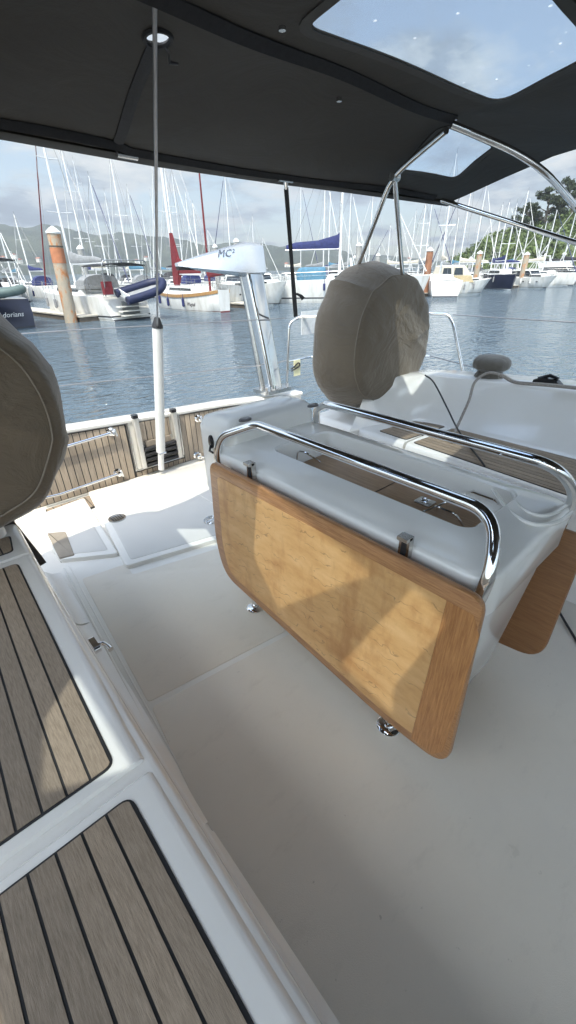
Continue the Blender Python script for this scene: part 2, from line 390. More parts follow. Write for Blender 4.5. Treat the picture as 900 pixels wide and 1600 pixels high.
# ---- sole: smooth gelcoat sheet, non-skid panels 4 mm above it
s0=[(-.1,-1.6),(-.1,3.6),(2.75,3.6),(2.75,-1.6)]
sole=slab('sole',[Vector((x,y,0)) for x,y in s0],-.12,0,'gel2',yacht)
def FP(pts,z=0.): return [P(x,y,Z=z) for x,y in pts]
def flat(loop,z): return [Vector((v.x,v.y,z)) for v in loop]
a1,a2,a3,a4=P(128,905,Z=0),P(195,882,Z=0),P(208,898,Z=0),P(345,856,Z=0)
g1,g2=P(228,1107,Z=0),P(440,995,Z=0)
d=(g2-g1).normalized()
pa=[a1,a2,a3,a4,a4+Vector((.9,0,0)),Vector((2.45,a4.y,0)),Vector((2.42,g2.y,0)),g1+Vector((.02,.02,0))]
pa[6].y=(g1+d*((2.42-g1.x)/d.x)).y+.012
slab('non_skid_panel',roundpoly(pa,.02),-.02,.004,'nonskid',sole,.003)
pb=[g1+Vector((.02,-.012,0)),Vector((2.42,(g1+d*((2.42-g1.x)/d.x)).y-.012,0)),Vector((2.42,-1.5,0)),P(520,1600,Z=0)+Vector((0,-1.3,0)),P(505,1600,Z=0),P(300,1245,Z=0)]
slab('non_skid_panel',roundpoly(pb,.02),-.02,.004,'nonskid',sole,.003)
ga=[P(100,888,Z=0),P(200,1078,Z=0),P(300,1262,Z=0),P(400,1430,Z=0),P(500,1600,Z=0),P(500,1600,Z=0)+Vector((0,-1.3,0))]
for k_,rr0 in ((.0,.006),(.030,.004)): MB().tube([v+Vector((k_,0,0)) for v in ga],rr0,8).build('moulded_lip','gel2',sole)
# ---- aft locker hatches standing a little proud
def hatch(px,name='locker_hatch',up=.03):
    L=[P(x,y,Z=up) for x,y in px]
    h=slab(name,roundpoly(L,.03),-.05,up,'gel2',yacht,.008)
    I=roundpoly(minset([Vector((v.x,v.y,0)) for v in L],.045),.025)
    slab('non_skid_inlay',I,up-.005,up+.0035,'nonskid2',h,.003); return h
M['nonskid2']=simple('aft non skid gelcoat',(.58,.565,.53),.38,0,.04,1.7,.4,520,bdist=.0008)
def cornerfix(px): return px
hB=hatch([(137,768),(196,884),(345,840),(430,808),(330,716)])
hS=hatch([(70,800),(60,822),(92,874),(185,864),(131,777)])
# the seam between the hatch halves, a deck plate and its ring
def cap(px,r,name,parent,mat='steel_rough',z=.034,slots=True):
    c=P(*px,Z=z); m=MB()
    m.loft([rr(c,r,0),rr(c,r,.004),rr(c,r*.88,.006),rr(c,r*.80,.004)])
    o=m.build(name,mat,parent)
    if slots:
        q=MB()
        for k in range(-2,3): q.box((c.x+k*r*.27,c.y,c.z+.005),(r*.13,r*1.1,.003))
        q.build('slots','black',parent)
    return o
def rr(c,r,dz,n=28): return [Vector((c.x+r*math.cos(2*math.pi*k/n),c.y+r*math.sin(2*math.pi*k/n),c.z+dz)) for k in range(n)]
cap((183,810),.062,'deck_drain',hB)
c=P(331,813,Z=.034); m=MB(); 
for r in (.055,.035): m.tube(rr(c,r,.004)+[rr(c,r,.004)[0]],.0035,6,caps=False)
m.tube([c+Vector((-.05,0,.004)),c+Vector((.05,0,.004))],.003,6); m.build('lifting_ring','steel',hB)
s1=P(256,738,Z=.037); MB().box((s1.x,s1.y-.53,.0355),(.006,.98,.003)).build('seam','gel2',hB,smooth=False)
# ---- port / starboard bench (left in view): profile swept along Y
def bench(side,y0,y1,xi0,xi1,name='bench'):
    """side=-1: seat on the low X side. xi = inner edge of the seat"""
    prof=[(-1.1,0),( -.012,0),(.004,-.004),(.014,-.014),(.02,-.035),(.028,-.10),(.05,-.40),(.07,-.47),(.105,-.505),(.15,-.52),(.15,-.53),(-1.1,-.53)]
    loops=[]
    for t in (0,.004,.996,1):
        y=y0+(y1-y0)*t; xi=xi0+(xi1-xi0)*t; dz=-.008 if t in (0,1) else 0
        loops.append([Vector((xi+(-side)*px if px>-1 else xi+side*.95, y, BZ+pz+(dz if pz>-.1 else 0))) for px,pz in prof])
    if side>0: loops=[l[::-1] for l in loops]
    return MB().loft(loops).build(name,['bench_g'],yacht)
M['bench_g']=M['gel']
XL=lambda y: .125+ (.045*max(0,(y-.9)/1.2))      # inner edge of left bench
bl=empty('bench',(0,.8,0)); bl.parent=yacht; bl.location=Vector((0,.8,0))-wloc(yacht)
def benchL(y0,y1,nm):
    o=bench(-1,y0,y1,XL(y0),XL(y1),nm); o.parent=bl
    o.location=-wloc(bl)+wloc(yacht); return o
benchL(-1.6,.694,'seat_locker'); benchL(.726,1.93,'seat_locker'); benchL(1.945,2.5,'seat_locker')
o=bench(-1,-1.6,2.5,XL(-1.6)-.004,XL(2.5)-.012,'locker_front'); o.parent=bl; o.location=-wloc(bl)+wloc(yacht)+Vector((0,0,-.012))
def teakpanel(loop,parent,sp=.0545,z=BZ,axis=(1,0,0),mat='teak',phase=None):
    p=slab('teak_inlay',loop,z-.01,z+.003,'caulk',parent,.001)
    I=inset([Vector((v.x,v.y,0)) for v in loop],.006); 
    planks('teak_plank_field',[Vector((v.x,v.y,0)) for v in I],axis,sp,.0062,z+.0028,mat,p,phase=phase); return p
X0=-.93
l2=[Vector((X0,-1.5,0)),P(470,1750,Z=BZ),P(395,1600,Z=BZ),P(213,1243,Z=BZ),P(0,1400,Z=BZ)]
l2[1]=Vector((XL(0)-.055,-1.5,0)); l2[4]=Vector((X0,l2[3].y-.0,0)); l2[2]=Vector((XL(.2)-.052,.2,0)); l2[3]=Vector((XL(.6)-.052,.664,0)); l2[4].y=.664
teakpanel(roundpoly(flat(l2,0),[.03,.03,.01,.03,.03]),bl)
l1=[Vector((X0,.757,0)),Vector((XL(.8)-.050,.757,0)),Vector((XL(1.9)-.050,1.885,0)),Vector((X0,1.885,0))]
teakpanel(roundpoly(l1,.03),bl,axis=(1,-.038,0))
l3=[Vector((X0,1.995,0)),Vector((XL(2.0)-.045,1.995,0)),Vector((XL(2.2)-.03,2.15,0)),Vector((X0,2.15,0))]
teakpanel(roundpoly(l3,.02),bl)
# seat back / coaming on the left, out of the frame but shading and mirroring
MB().box((-1.12,.6,.62),(.3,5.0,.6)).build('coaming','gel2',yacht,smooth=False)
# hasp on the bench face
# ---- right bench and coaming
br=empty('bench',(2.9,.9,0)); br.parent=yacht; br.location=Vector((2.9,.9,0))-wloc(yacht)
XR=lambda y: 2.60+.0*y
pr=[]
def benchR(y0,y1,x0,x1):
    prof=[(.75,0),(.03,0),(.012,-.004),(.002,-.016),(-.004,-.04),(-.015,-.10),(-.06,-.45),(-.10,-.52),(.75,-.53)]
    loops=[[Vector((x+px,y,BZ+pz)) for px,pz in prof] for y,x in ((y0,x0),(y1,x1))]
    o=MB().loft(loops).build('seat_locker','gel',yacht); o.parent=br; o.location=-wloc(br)+wloc(yacht); return o
xr=lambda y:2.40+.105*min(1.3,max(0,y-.48))/1.1
benchR(-1.6,.45,2.40,2.40); benchR(.452,1.565,2.40,2.505); benchR(1.585,2.5,2.505,2.53)
tp=[Vector((xr(.5)+.05,-1.4,0)),Vector((3.0,-1.4,0)),Vector((3.03,1.50,0)),Vector((xr(1.5)+.05,1.54,0)),Vector((xr(.5)+.05,.48,0))]
teakpanel(roundpoly(tp,.03),br,sp=.046,axis=(1,-.05,0))
tp=[Vector((xr(1.6)+.05,1.60,0)),Vector((3.03,1.56,0)),Vector((3.0,1.80,0)),Vector((xr(1.7)+.06,1.86,0))]
teakpanel(roundpoly(tp,.03),br,sp=.046,axis=(1,-.05,0))
# coaming: base path along the seat back, rim path above; sweeps inboard behind the bench
basep=curve([(3.02,-1.6,BZ),(3.05,0,BZ),(3.06,1.0,BZ),(3.03,1.6,BZ),(2.92,1.86,BZ),(2.66,1.98,BZ),(2.45,2.03,BZ)],6)
rimpx=[P(900,612,X=3.30),P(830,604,X=3.29),P(760,597,X=3.25),P(700,592,X=3.18),P(660,589,X=3.08)]
rimp=curve([(3.36,-1.6,.87),(3.33,.2,.87)]+[tuple(v) for v in rimpx]+[(2.93,2.10,.80),(2.72,2.13,.72)],6)
def resample(pts,n):
    L=[0]
    for a,b in zip(pts,pts[1:]): L.append(L[-1]+(b-a).length)
    out=[]
    for k in range(n):
        s=L[-1]*k/(n-1); i=0
        while i<len(L)-2 and L[i+1]<s: i+=1
        t=(s-L[i])/max(1e-6,L[i+1]-L[i]); out.append(pts[i].lerp(pts[i+1],min(1,t)))
    return out
A=resample(basep,48); B_=resample(rimp,48); loops=[]
for a,b2 in zip(A,B_):
    o=(b2-a); o.z=0; o=o.normalized() if o.length>1e-3 else Vector((1,0,0)); o=(o+Vector((1,.15,0))*.5).normalized()
    zz=lambda t:a.lerp(b2,t)
    loops.append([a-o*.035+Vector((0,0,-.01)), a-o*.01+Vector((0,0,.004)), zz(.08)+o*.012, zz(.5)+o*.012, zz(.93)+o*.002, b2+o*.008+Vector((0,0,.006)), b2+o*.03+Vector((0,0,.012)), b2+o*.36+Vector((0,0,.0)), b2+o*.42+Vector((0,0,-.03)), b2+o*.44+Vector((0,0,-1.0)), a+Vector((0,0,-.3))])
MB().loft(loops).build('coaming','gel',yacht)
# ---- unseen spray hood and cabin bulkhead, added to block light from forward
cbk=MB(); cbk.box((1.3,-1.85,.45),(4.2,.12,1.1)); cbk.build('unseen_bulkhead','gel2',yacht,smooth=False)
# ---- transom
YT=3.47
def TP(x,y,Y=YT): return P(x,y,Y=Y)
tl=TP(20,680); tops=[TP(20,684),TP(110,668),TP(250,646),TP(350,629),TP(450,617)]
zt=lambda X: np.interp(X,[v.x for v in tops],[v.z for v in tops])
X0t,X1t=-.55,3.3
tr=empty('transom',(1.4,YT,0)); tr.parent=yacht; tr.location=Vector((1.4,YT,0))-wloc(yacht)
n=30; loops=[]
for i in range(n+1):
    X=X0t+(X1t-X0t)*i/n; z=float(zt(X))
    loops.append([Vector((X,YT+.006,-.1)),Vector((X,YT+.006,z-.035)),Vector((X,YT-.02,z-.03)),Vector((X,YT-.024,z-.01)),Vector((X,YT-.01,z)),Vector((X,YT+.10,z+.004)),Vector((X,YT+.125,z-.012)),Vector((X,YT+.14,z-.06)),Vector((X,YT+.18,-.9))])
MB().loft([l[::-1] for l in loops]).build('transom_cap','gel',tr)
def vpanel(x0,x1,z0,ztop,parent,y=YT,name='teak_inlay'):
    # planks upright, clipped by the curved top
    nb=12; top=[Vector((x0+(x1-x0)*k/nb,0,ztop(x0+(x1-x0)*k/nb))) for k in range(nb+1)]
    loop=[Vector((x0,0,z0)),Vector((x1,0,z0))]+top[::-1]
    sv=[Vector((v.x,y-.004,v.z)) for v in loop]
    p=mk(name,sv+[v+Vector((0,.008,0)) for v in sv],[tuple(range(len(sv)))]+[(i,(i+1)%len(sv),(i+1)%len(sv)+len(sv),i+len(sv)) for i in range(len(sv))],'caulk',parent,smooth=False)
    return p,sv
def vplanks(x0,x1,z0,ztop,parent,y,sp=.052,gap=.007):
    v=[];f=[];tn=[]; x=x0
    while x<x1-.01:
        xb=min(x+sp-gap,x1); q=[(x,z0),(xb,z0),(xb,ztop(xb)),(x,ztop(x))]; n0=len(v); t=random.random()
        v+=[Vector((a,y,c)) for a,c in q]+[Vector((a,y-.003,c)) for a,c in q]
        f+=[(n0+4,n0+5,n0+6,n0+7),(n0,n0+1,n0+5,n0+4),(n0+1,n0+2,n0+6,n0+5),(n0+2,n0+3,n0+7,n0+6),(n0+3,n0,n0+4,n0+7)]; tn+=[t]*5; x+=sp
    return mk('teak_plank_field',v,f,'teakv',parent,smooth=False,tone=tn)
la,lb=1.33,1.72
for xa,xb,z0,zf in ((-.45,la-.05,.012,lambda X:float(zt(X))-.045),(lb+.05,2.75,.012,lambda X:float(zt(X))-.045),(la-.049,lb+.049,.012,lambda X:.06)):
    p,_=vpanel(xa,xb,z0,zf,tr); vplanks(xa+.004,xb-.004,z0+.004,lambda X:zf(X)-.004,p,YT-.0045)
MB().box((1.1,YT+.03,-.04),(3.6,.1,.1)).build('transom_foot','gel2',tr,smooth=False)
# narrow teak step strip in front of the transom, left
q=[P(83,792,Z=.02),P(128,784,Z=.02),P(118,768,Z=.02),P(86,772,Z=.02)]
q=[Vector((.50,3.18,0)),Vector((.86,3.18,0)),Vector((.86,3.40,0)),Vector((.50,3.40,0))]
teakpanel(roundpoly(q,.02),yacht,z=.012,axis=(1,0,0),sp=.06)
# ---- swim ladder in its recess
lad=empty('swim_ladder',(1.52,YT,.05),0,'folded swim ladder with four black treads in the transom behind the white pole','ladder')
fr=[(la-.04,.07),(lb+.04,.07),(lb+.04,float(zt(lb))-.03),(la-.04,float(zt(la))-.03)]
MB().box(((la+lb)/2,YT-.003,.30),(lb-la+.08,.008,.46)).build('recess_plate','gel2',lad,smooth=False)
pts=fillet([(fr[3][0],YT-.012,fr[3][1]),(fr[0][0],YT-.012,.075),(fr[1][0],YT-.012,.075),(fr[2][0],YT-.012,fr[2][1])],.03)
MB().tube(pts,.007,8).build('recess_trim','steel_rough',lad)
p,_=vpanel(la+.055,lb-.055,.32,lambda X:float(zt(X))-.04,lad,YT-.012,'teak_backing'); vplanks(la+.058,lb-.058,.323,lambda X:float(zt(X))-.043,p,YT-.0165)
MB().box(((la+lb)/2,YT-.03,.295),(.24,.02,.05)).build('top_tread','teakv',lad)
for x in (la+.02,lb-.02):
    zt1=float(zt(x))+.02
    u=MB(); L=[]
    for z in (.10,zt1-.02,zt1): L.append([Vector((v.x,v.y,z)) for v in rrect(x-.024,x+.024,YT-.07,YT-.018,.016,0)])
    u.loft(L).build('upright','alu_r',lad); MB().loft([[Vector((v.x,v.y,z)) for v in rrect(x-.027,x+.027,YT-.073,YT-.015,.018,0)] for z in (zt1-.012,zt1+.014)]).build('end_cap','blackgloss',lad)
M_alu=None
for k in range(4):
    z=.115+k*.048
    t=MB(); t.loft([[Vector((la+.045,v.x,v.y)) for v in rrect(YT-.075,YT-.02,z-.014,z+.014,.01,0)],[Vector((lb-.045,v.x,v.y)) for v in rrect(YT-.075,YT-.02,z-.014,z+.014,.01,0)]]).build('tread','black',lad)
# ---- transom hand rails with round fittings
def handrail(pxs,Y,lab,r=.012):
    pts=[P(x,y,Y=Y) for x,y in pxs]
    h=empty('grab_rail',tuple(pts[-1]),0,lab,'grab rail','grab rails on the teak transom')
    if len(pts)>1: MB().tube(pts,r).build('tube','steel',h)
    for c in (pts[-1],):
        m=MB(); m.loft([[c+Vector((rr_*math.cos(a),dy,rr_*math.sin(a))) for a in [2*math.pi*k/16 for k in range(16)]] for rr_,dy in ((.035,.05),(.035,.03),(.022,.02),(.022,-.02),(.012,-.028))])
        m.build('socket','steel',h); MB().tube([c+Vector((.02,.0,.03)),c+Vector((.03,.0,-.035))],.009).build('pin','steel',h)
    return h
handrail([(60,707),(105,697),(176,676)],YT-.05,'upper short steel grab rail on the transom, left of the swim ladder')
handrail([(60,780),(95,772),(186,740)],YT-.05,'lower short steel grab rail on the transom, left of the swim ladder')
handrail([(345,660),(312,655)],YT-.05,'upper steel rail socket on the transom, right of the swim ladder')
handrail([(345,719),(310,713)],YT-.05,'lower steel rail socket on the transom, right of the swim ladder')
# ---- white backstay tube and wire
pA=P(252,733,Y=3.33); pB=P(246,512,Y=3.17); hole=P(242,58,Z=2.12)
bs=empty('backstay',tuple(pA),0,'steel backstay wire rising from a white tube at the stern through the canopy','backstay')
dirn=(pB-pA).normalized()
MB().tube([pA,pA+dirn*.20],.026,14).build('lower_sleeve','greywhite',bs)
MB().tube([pA+dirn*.17,pA+dirn*.172,pB],[.030,.038,.038],18).build('protective_tube','greywhite',bs)
MB().tube([pB,pB+dirn*.02,pB+dirn*.07,pB+dirn*.075],[.041,.038,.018,.008],18).build('end_cone','black',bs)
up=(hole-pB); MB().tube([pB,hole,hole+up*.7],.0062,8).build('wire','greywire',bs)
MB().tube([pA+dirn*.165+Vector((-.03,-.04,0)),pA+dirn*.165+Vector((.03,-.04,0))],.008).build('pin','steel',bs)
# ---- davit / outboard arm: leaning polished post with a wedge head
db=P(428,607,Y=3.50)
dv=empty('lifting_arm',tuple(db),0,'polished lifting arm with tapering pale alloy head leaning over the stern','lifting arm')
MB().loft([rrect(db.x-.20,db.x+.16,db.y-.12,db.y+.12,.03,db.z-.02),rrect(db.x-.20,db.x+.16,db.y-.12,db.y+.12,.03,db.z+.015)]).build('base_plate','steel_rough',dv)
for dx in (-.17,-.11,-.04,.11): MB().tube([(db.x+dx,db.y-.09,db.z+.01),(db.x+dx,db.y-.09,db.z+.055)],.018,8).build('bolt','steel',dv)
t1=P(393,425,Y=3.72)
ax=(t1-db)
def ob(c,wx,wy,n=6):
    return [Vector((c.x+v.x,c.y+v.y,c.z)) for v in rrect(-wx,wx,-wy,wy,min(wx,wy)*.55,0,n)]
MB().loft([ob(db,.085,.06),ob(db.lerp(t1,.5),.09,.062),ob(t1,.10,.07)]).build('post','steel',dv)
e=P(411,609,Y=3.60); MB().tube([e,P(378,425,Y=3.82)],.035,12).build('strut','steel_rough',dv)
# head: wedge, tip at left
def hp(x,y,Y): return P(x,y,Y=Y)
tip=hp(276,414,3.95)
F1=[hp(375,384,3.70),hp(404,390,3.62),hp(410,428,3.62),hp(383,428,3.62),hp(372,425,3.66)]
Bk=[v+Vector((.02,.26,0)) for v in F1]
sec=lambda c,w,h,dy:[c+Vector((0,-w,-h*.4)),c+Vector((0,-w*.75,h*.5)),c+Vector((0,-w*.3,h*.62)),c+Vector((0,w,h*.55)),c+Vector((0,w,-h*.5)),c+Vector((0,-w*.5,-h*.55))]
cR=P(402,408,Y=3.74); cM=P(378,408,Y=3.76); 
MB().loft([sec(tip,.03,.025,0),sec(tip.lerp(cM,.45),.085,.13,0),sec(cM,.13,.245,0),sec(cR,.13,.235,0),sec(cR+Vector((.04,.01,-.02)),.10,.15,0)]).build('head','davit',dv)
MB().box(tip.lerp(cM,.12)+Vector((0,-.0,-.03)),(.16,.05,.03)).build('roller','black',dv)
o=tip.lerp(cM,.5)+Vector((0,-.088,-.012))
text_mesh('lettering','MC²',.085,'letter',dv,o-db+Vector((.02,-.014,.055)),(cM-tip),(0,.12,1),shear=.3,spacing=1.05)
# ---- pushpit and lifelines
pp=empty('pushpit_rail',(3.16,3.5,.46),0,'bent steel pushpit rail round the stern corner behind the covered wheel','guard rail')
a=P(448,606,Y=3.5); bq=P(452,505,Y=3.5)
e1=P(700,491,X=3.9); e0=P(668,489,X=3.9); e2=P(724,584,X=3.9)
MB().tube(fillet([a,bq,bq+Vector((.12,-.02,.05)),e0,e1,P(708,505,X=3.9),e2],[.06,.1,.3,.08,.06]),.0145,12).build('top_rail','steel',pp)
m1=P(450,565,Y=3.5); m2=P(715,575,X=3.9)
MB().tube([m1,m1+Vector((.3,-.05,.02)),Vector((3.88,2.7,.82)),P(672,556,X=3.9)],.011,8).build('mid_rail','steel',pp)
MB().tube([a+Vector((0,0,-.01)),a+Vector((0,0,.02))],.035,14).build('foot','steel',pp)
MB().tube([e2+Vector((0,0,-.01)),e2+Vector((0,0,.02))],.035,14).build('foot','steel',pp)
def cable(name,pts,r,mat,lab,cat,group=None,sag=0,n=10):
    p=[Vector(x) for x in pts]
    if len(p)==2 and sag: p=[p[0].lerp(p[1],k/n)+Vector((0,0,-sag*4*(k/n)*(1-k/n))) for k in range(n+1)]
    o=MB().tube(p,r,6).build(name,mat,None,loc=tuple(p[0])); return tag(o,lab,cat,group)
cable('lifeline',[P(-60,528,Y=3.6),P(110,516,Y=3.6),P(448,497,Y=3.52)],.0045,'greywire','upper wire lifeline across the open stern','lifeline','wire lifelines',0)
cable('lifeline',[P(-60,622,Y=3.6),P(110,601,Y=3.6),P(425,569,Y=3.6),P(448,563,Y=3.52)],.0045,'greywire','lower wire lifeline across the open stern','lifeline','wire lifelines',0)
cable('lifeline',[e1+Vector((0,-.05,0)),P(1050,512,X=3.95)],.0045,'greywire','upper wire lifeline running forward along the right side deck','lifeline','wire lifelines',.004)
cable('lifeline',[P(672,556,X=3.9),P(740,574,X=3.92),P(1050,660,X=3.95)],.0045,'greywire','lower wire lifeline running forward along the right side deck','lifeline','wire lifelines',0)
# acrylic board and clips on the pushpit
c1,c2=P(471,487,Y=3.45),P(503,519,Y=3.45)
o=MB().box((c1+c2)/2,(abs(c2.x-c1.x),.012,abs(c1.z-c2.z))).build('outboard_pad','board',None,smooth=False,loc=tuple((c1+c2)/2)); tag(o,'pale flat outboard pad fixed to the pushpit rail left of the covered wheel','pad')
c1=P(463,575,Y=3.45)
cl=empty('rail_tag',tuple(c1),0,'small cream instruction tag clipped to the pushpit with a black clip','tag')
MB().box(c1+Vector((.01,0,-.0)),(.09,.01,.16)).build('card','label',cl,smooth=False)
MB().tube(fillet([c1+Vector((-.08,-.01,.0)),c1+Vector((.02,-.02,.06)),c1+Vector((.04,-.02,.02)),c1+Vector((-.08,-.01,-.02))],.03),.007,6).build('clip','black',cl)
# ---- steering pedestals and covered wheels
def wheel(X0,Yf,lab,seed,sgn,thick=.34,kk=1.0,zc=1.115,ring=13):
    w=empty('covered_steering_wheel',(X0,Yf+.3,0),0,lab,'wheel cover','canvas covered steering wheels')
    rnd=random.Random(seed); n=120; Z0=zc; rx,rz=.50*kk,.485*kk
    prof=[(.0,-.030),(.08,-.030),(.16,-.029),(.24,-.028),(.32,-.027),(.40,-.025),(.48,-.024),(.56,-.022),(.64,-.02),(.71,-.017),(.78,-.013),(.85,-.004),(.875,.006),(.89,.022),(.93,.07),(.97,.13),(1.005,.20),(1.02,.27),(1.0,.335),(.93,.385),(.80,.42),(.5,.44),(0,.445)]
    ph=[rnd.uniform(0,6.28) for _ in range(6)]
    vs=[];fs=[]
    m=len(prof)
    for i,(s,dy) in enumerate(prof):
        for k in range(n):
            a=2*math.pi*k/n; ca,sa=math.cos(a),math.sin(a)
            y=dy*thick/.34 if dy>0 else dy
            f=1+ .012*math.sin(5*a+ph[0])*s+.010*math.sin(9*a+ph[1]+dy*12)*s
            droop=max(0,-sa)
            rx2=rx*(1-.06*max(0,sa)**3); rz2=rz
            if sa<0: ex=.78; ca=math.copysign(abs(ca)**ex,ca); sa=-abs(sa)**.86
            # tension folds radiating on the face
            px=rx2*s*f*ca; pz=rz2*s*f*sa
            # diagonal tension creases and slack sag in the cloth
            def crease(nx,nz,c,w,amp): 
                q=(px*nx+pz*nz-c)/w; return amp*math.exp(-q*q)
            fold=crease(.55,.83,.12,.022,.012)+crease(-.3,.95,-.06,.018,.007)+crease(.9,.42,-.16,.03,.009)+crease(.2,.98,.30,.02,.008)+crease(.98,-.2,.22,.018,.007)+crease(.75,-.66,-.1,.016,.006)+crease(-.8,.6,.2,.02,.007)+.003*math.sin(px*23+pz*17+ph[0])
            side=1 if y<.02 else .9
            nx_=ca*(0 if y<.02 else 1); 
            vs.append(Vector((X0-sgn*.05*max(0,1-y/.3)*(1 if sgn<0 else 0)*-1*0+ (.045 if sgn<0 else -.0)*max(0,1-max(0,y)/.3)+px+nx_*fold*.8, Yf+y-fold*(1 if y<.02 else 0), Z0+pz+sa*(fold if y>=.02 else 0)*.8 + .03*min(1,max(0,y)/.3)*max(0,sa) - (.03*min(1,max(0,y)/.3)*max(0,-sa)))))
    for i in range(m-1):
        for k in range(n): fs.append((i*n+k,i*n+(k+1)%n,(i+1)*n+(k+1)%n,(i+1)*n+k))
    c=mk('canvas_cover',vs,fs,'cover',w)
    # piping seam where face meets side
    pts=[]
    for k in range(n+1):
        v=vs[ring*n+k%n]; pts.append(v+Vector((0,-.004,0)))
    MB().tube(pts,.004,6,caps=False).build('piping','piping',c)
    # pedestal
    L=[[Vector((X0+dx*sx,Yf+.33+dy*sy,z)) for dx,dy in [(v.x,v.y) for v in rrect(-.17,.17,-.15,.15,.06,0)]] for z,sx,sy in ((.0,1.15,1.15),(.05,1,1),(.72,.85,.8),(.8,.7,.6))]
    MB().loft(L).build('pedestal','gel',w); return w
wL=wheel(-.015,1.95,'left steering wheel in a domed taupe canvas cover, cut by the photo edge',3,1,.34,1.07,1.125,10)
wR=wheel(2.93,2.06,'right steering wheel in a domed taupe canvas cover beyond the table',11,-1,.34,1.045,1.10)
# dark bracket and taupe chock under left wheel
q=P(66,812,Z=.4)
o=MB().box((.19,2.32,.40),(.055,.10,.34),rot=Matrix.Rotation(R_(-14),3,'Y')).build('wheel_bracket','dockdark',wL,smooth=False)
hc=[P(72,832,Z=.04),P(103,829,Z=.04),P(117,866,Z=.04),P(92,872,Z=.04)]
ck=empty('foot_chock',tuple(sum(hc,Vector())/4*1),0,'small taupe padded foot chock on the aft sole beside the left bench','foot chock')
lp=roundpoly(flat(hc,0),.02); MB().loft([flat(lp,.0),flat(inset(lp,.002),.03),flat(inset(lp,.006),.037),flat(inset(lp,.012),.039)]).build('pad','cover2x',ck)
# ---- hasp on bench face, slack drain mark
hb=P(152,1008,Z=.26); 
hs=empty('locker_hasp',tuple(hb),0,'small steel turn hasp on the side of the left bench','hasp')
MB().loft([[Vector((hb.x+d_,v.x,v.y)) for v in rrect(hb.y-.035,hb.y+.05,hb.z-.016,hb.z+.016,.012,0)] for d_ in (-.02,.004)]).build('plate','steel',hs)
MB().tube(fillet([hb+Vector((.0,.03,0)),hb+Vector((.03,.02,0)),hb+Vector((.05,-.03,-.01)),hb+Vector((.055,-.055,-.012))],.02),[.009]*5+[.008]*(len(fillet([hb]*2+[hb+Vector((1,0,0)),hb+Vector((1,1,0))],.02))*0+11),8).build('turn_lever','steel',hs) if False else MB().tube([hb,hb+Vector((.022,-.005,0)),hb+Vector((.032,-.03,-.004)),hb+Vector((.034,-.055,-.006))],[.010,.010,.009,.012],10).build('turn_lever','steel',hs)
# =================================================================== TABLE
tb=empty('cockpit_table',(1.3,.95,0),0,'white cockpit table with sunken well, steel hand rails and two hanging wooden leaves','table')
x0,x1,y0,y1=.985,1.65,.30,1.70
def tl_(i,z,r=.09): return rrect(x0+i,x1-i,y0+i,y1-i*.4,r,z,8)
wx0,wx1,wy0,wy1=1.15,1.50,.46,1.39
N8=8
def wl(o,z,r): return rrect(wx0-o,wx1+o,wy0-o,wy1+o,r,z,N8)
low=lambda z,ix,iy,r:rrect(x0+ix,x1-ix,y0+iy,y1-iy,r,z,8)
body=MB().loft([low(.18,.21,.07,.05),low(.20,.20,.06,.06),low(.60,.07,.035,.06),low(.70,.045,.03,.07),low(.705,.015,.012,.08),low(.71,.006,.004,.08),tl_(0,.72),tl_(0.0,.843),tl_(.002,.852),tl_(.007,.859),tl_(.014,.864),tl_(.022,.867),tl_(.060,.880,.09),tl_(.090,.888,.08),wl(.035,.894,.07),wl(.012,.897,.055),wl(.003,.890,.045),wl(.0,.875,.04),wl(-.012,.79,.035),wl(-.02,.782,.03)],True,True)
body=body.build('body','gel',tb)
slab('well_floor',[Vector((v.x,v.y,0)) for v in wl(-.022,0,.02)],.778,.792,'well',tb,.002)
MB().box((1.33,.93,.7935),(.30,.0035,.001)).build('floor_joint','caulk',tb,smooth=False)
MB().tube(curve([P(770,765,Z=.893),P(795,798,Z=.889),P(830,818,Z=.885),P(868,817,Z=.883),P(893,800,Z=.88)],6),.007,8).build('moulded_lip','gel',body)
MB().tube(curve([P(800,770,Z=.893),P(812,792,Z=.890),P(840,805,Z=.887),P(865,803,Z=.884),P(885,790,Z=.882)],6),.006,8).build('moulded_lip','gel',body)
# recessed latch in the well floor
lc=P(664,784,Z=.795)
lt=MB(); lt.loft([rrect(lc.x-.03,lc.x+.03,lc.y-.035,lc.y+.035,.008,.792),rrect(lc.x-.03,lc.x+.03,lc.y-.035,lc.y+.035,.008,.797),rrect(lc.x-.027,lc.x+.027,lc.y-.032,lc.y+.032,.008,.798)])
lt=lt.build('latch','steel_rough',tb); MB().tube([Vector((v.x,v.y,.801)) for v in rr(lc,.016,0)],.0045,8).build('ring_pull','steel',lt)
# wire bottle fiddles
def fid(x,y,w,dx=0,rz=0,h=.05):
    pts=fillet([(x,y-w/2,.80),(x,y-w/2,.80+h),(x,y+w/2,.80+h),(x,y+w/2,.80)],.02)
    return MB().tube(pts,.0045,8).build('wire_fiddle','steel',tb)
def fidx(x0_,x1_,y,h=.05):
    pts=fillet([(x0_,y,.80),(x0_,y,.80+h),(x1_,y,.80+h),(x1_,y,.80)],.02); return MB().tube(pts,.0045,8).build('wire_fiddle','steel',tb)
def wirefid(pxs,zs=None):
    n=len(pxs); p=[P(x,y,Z=(.795 if i in (0,n-1) else .85)) for i,(x,y) in enumerate(pxs)]
    MB().tube(fillet(p,.015),.0045,8).build('wire_fiddle','steel',tb)
wirefid([(463,722),(465,705),(478,707),(500,722)]); wirefid([(517,703),(519,690),(553,696),(560,712)])
wirefid([(655,812),(659,801),(753,761),(758,778)]); wirefid([(683,796),(684,792),(712,804),(724,822)]); wirefid([(734,772),(736,768),(775,782),(784,797)])
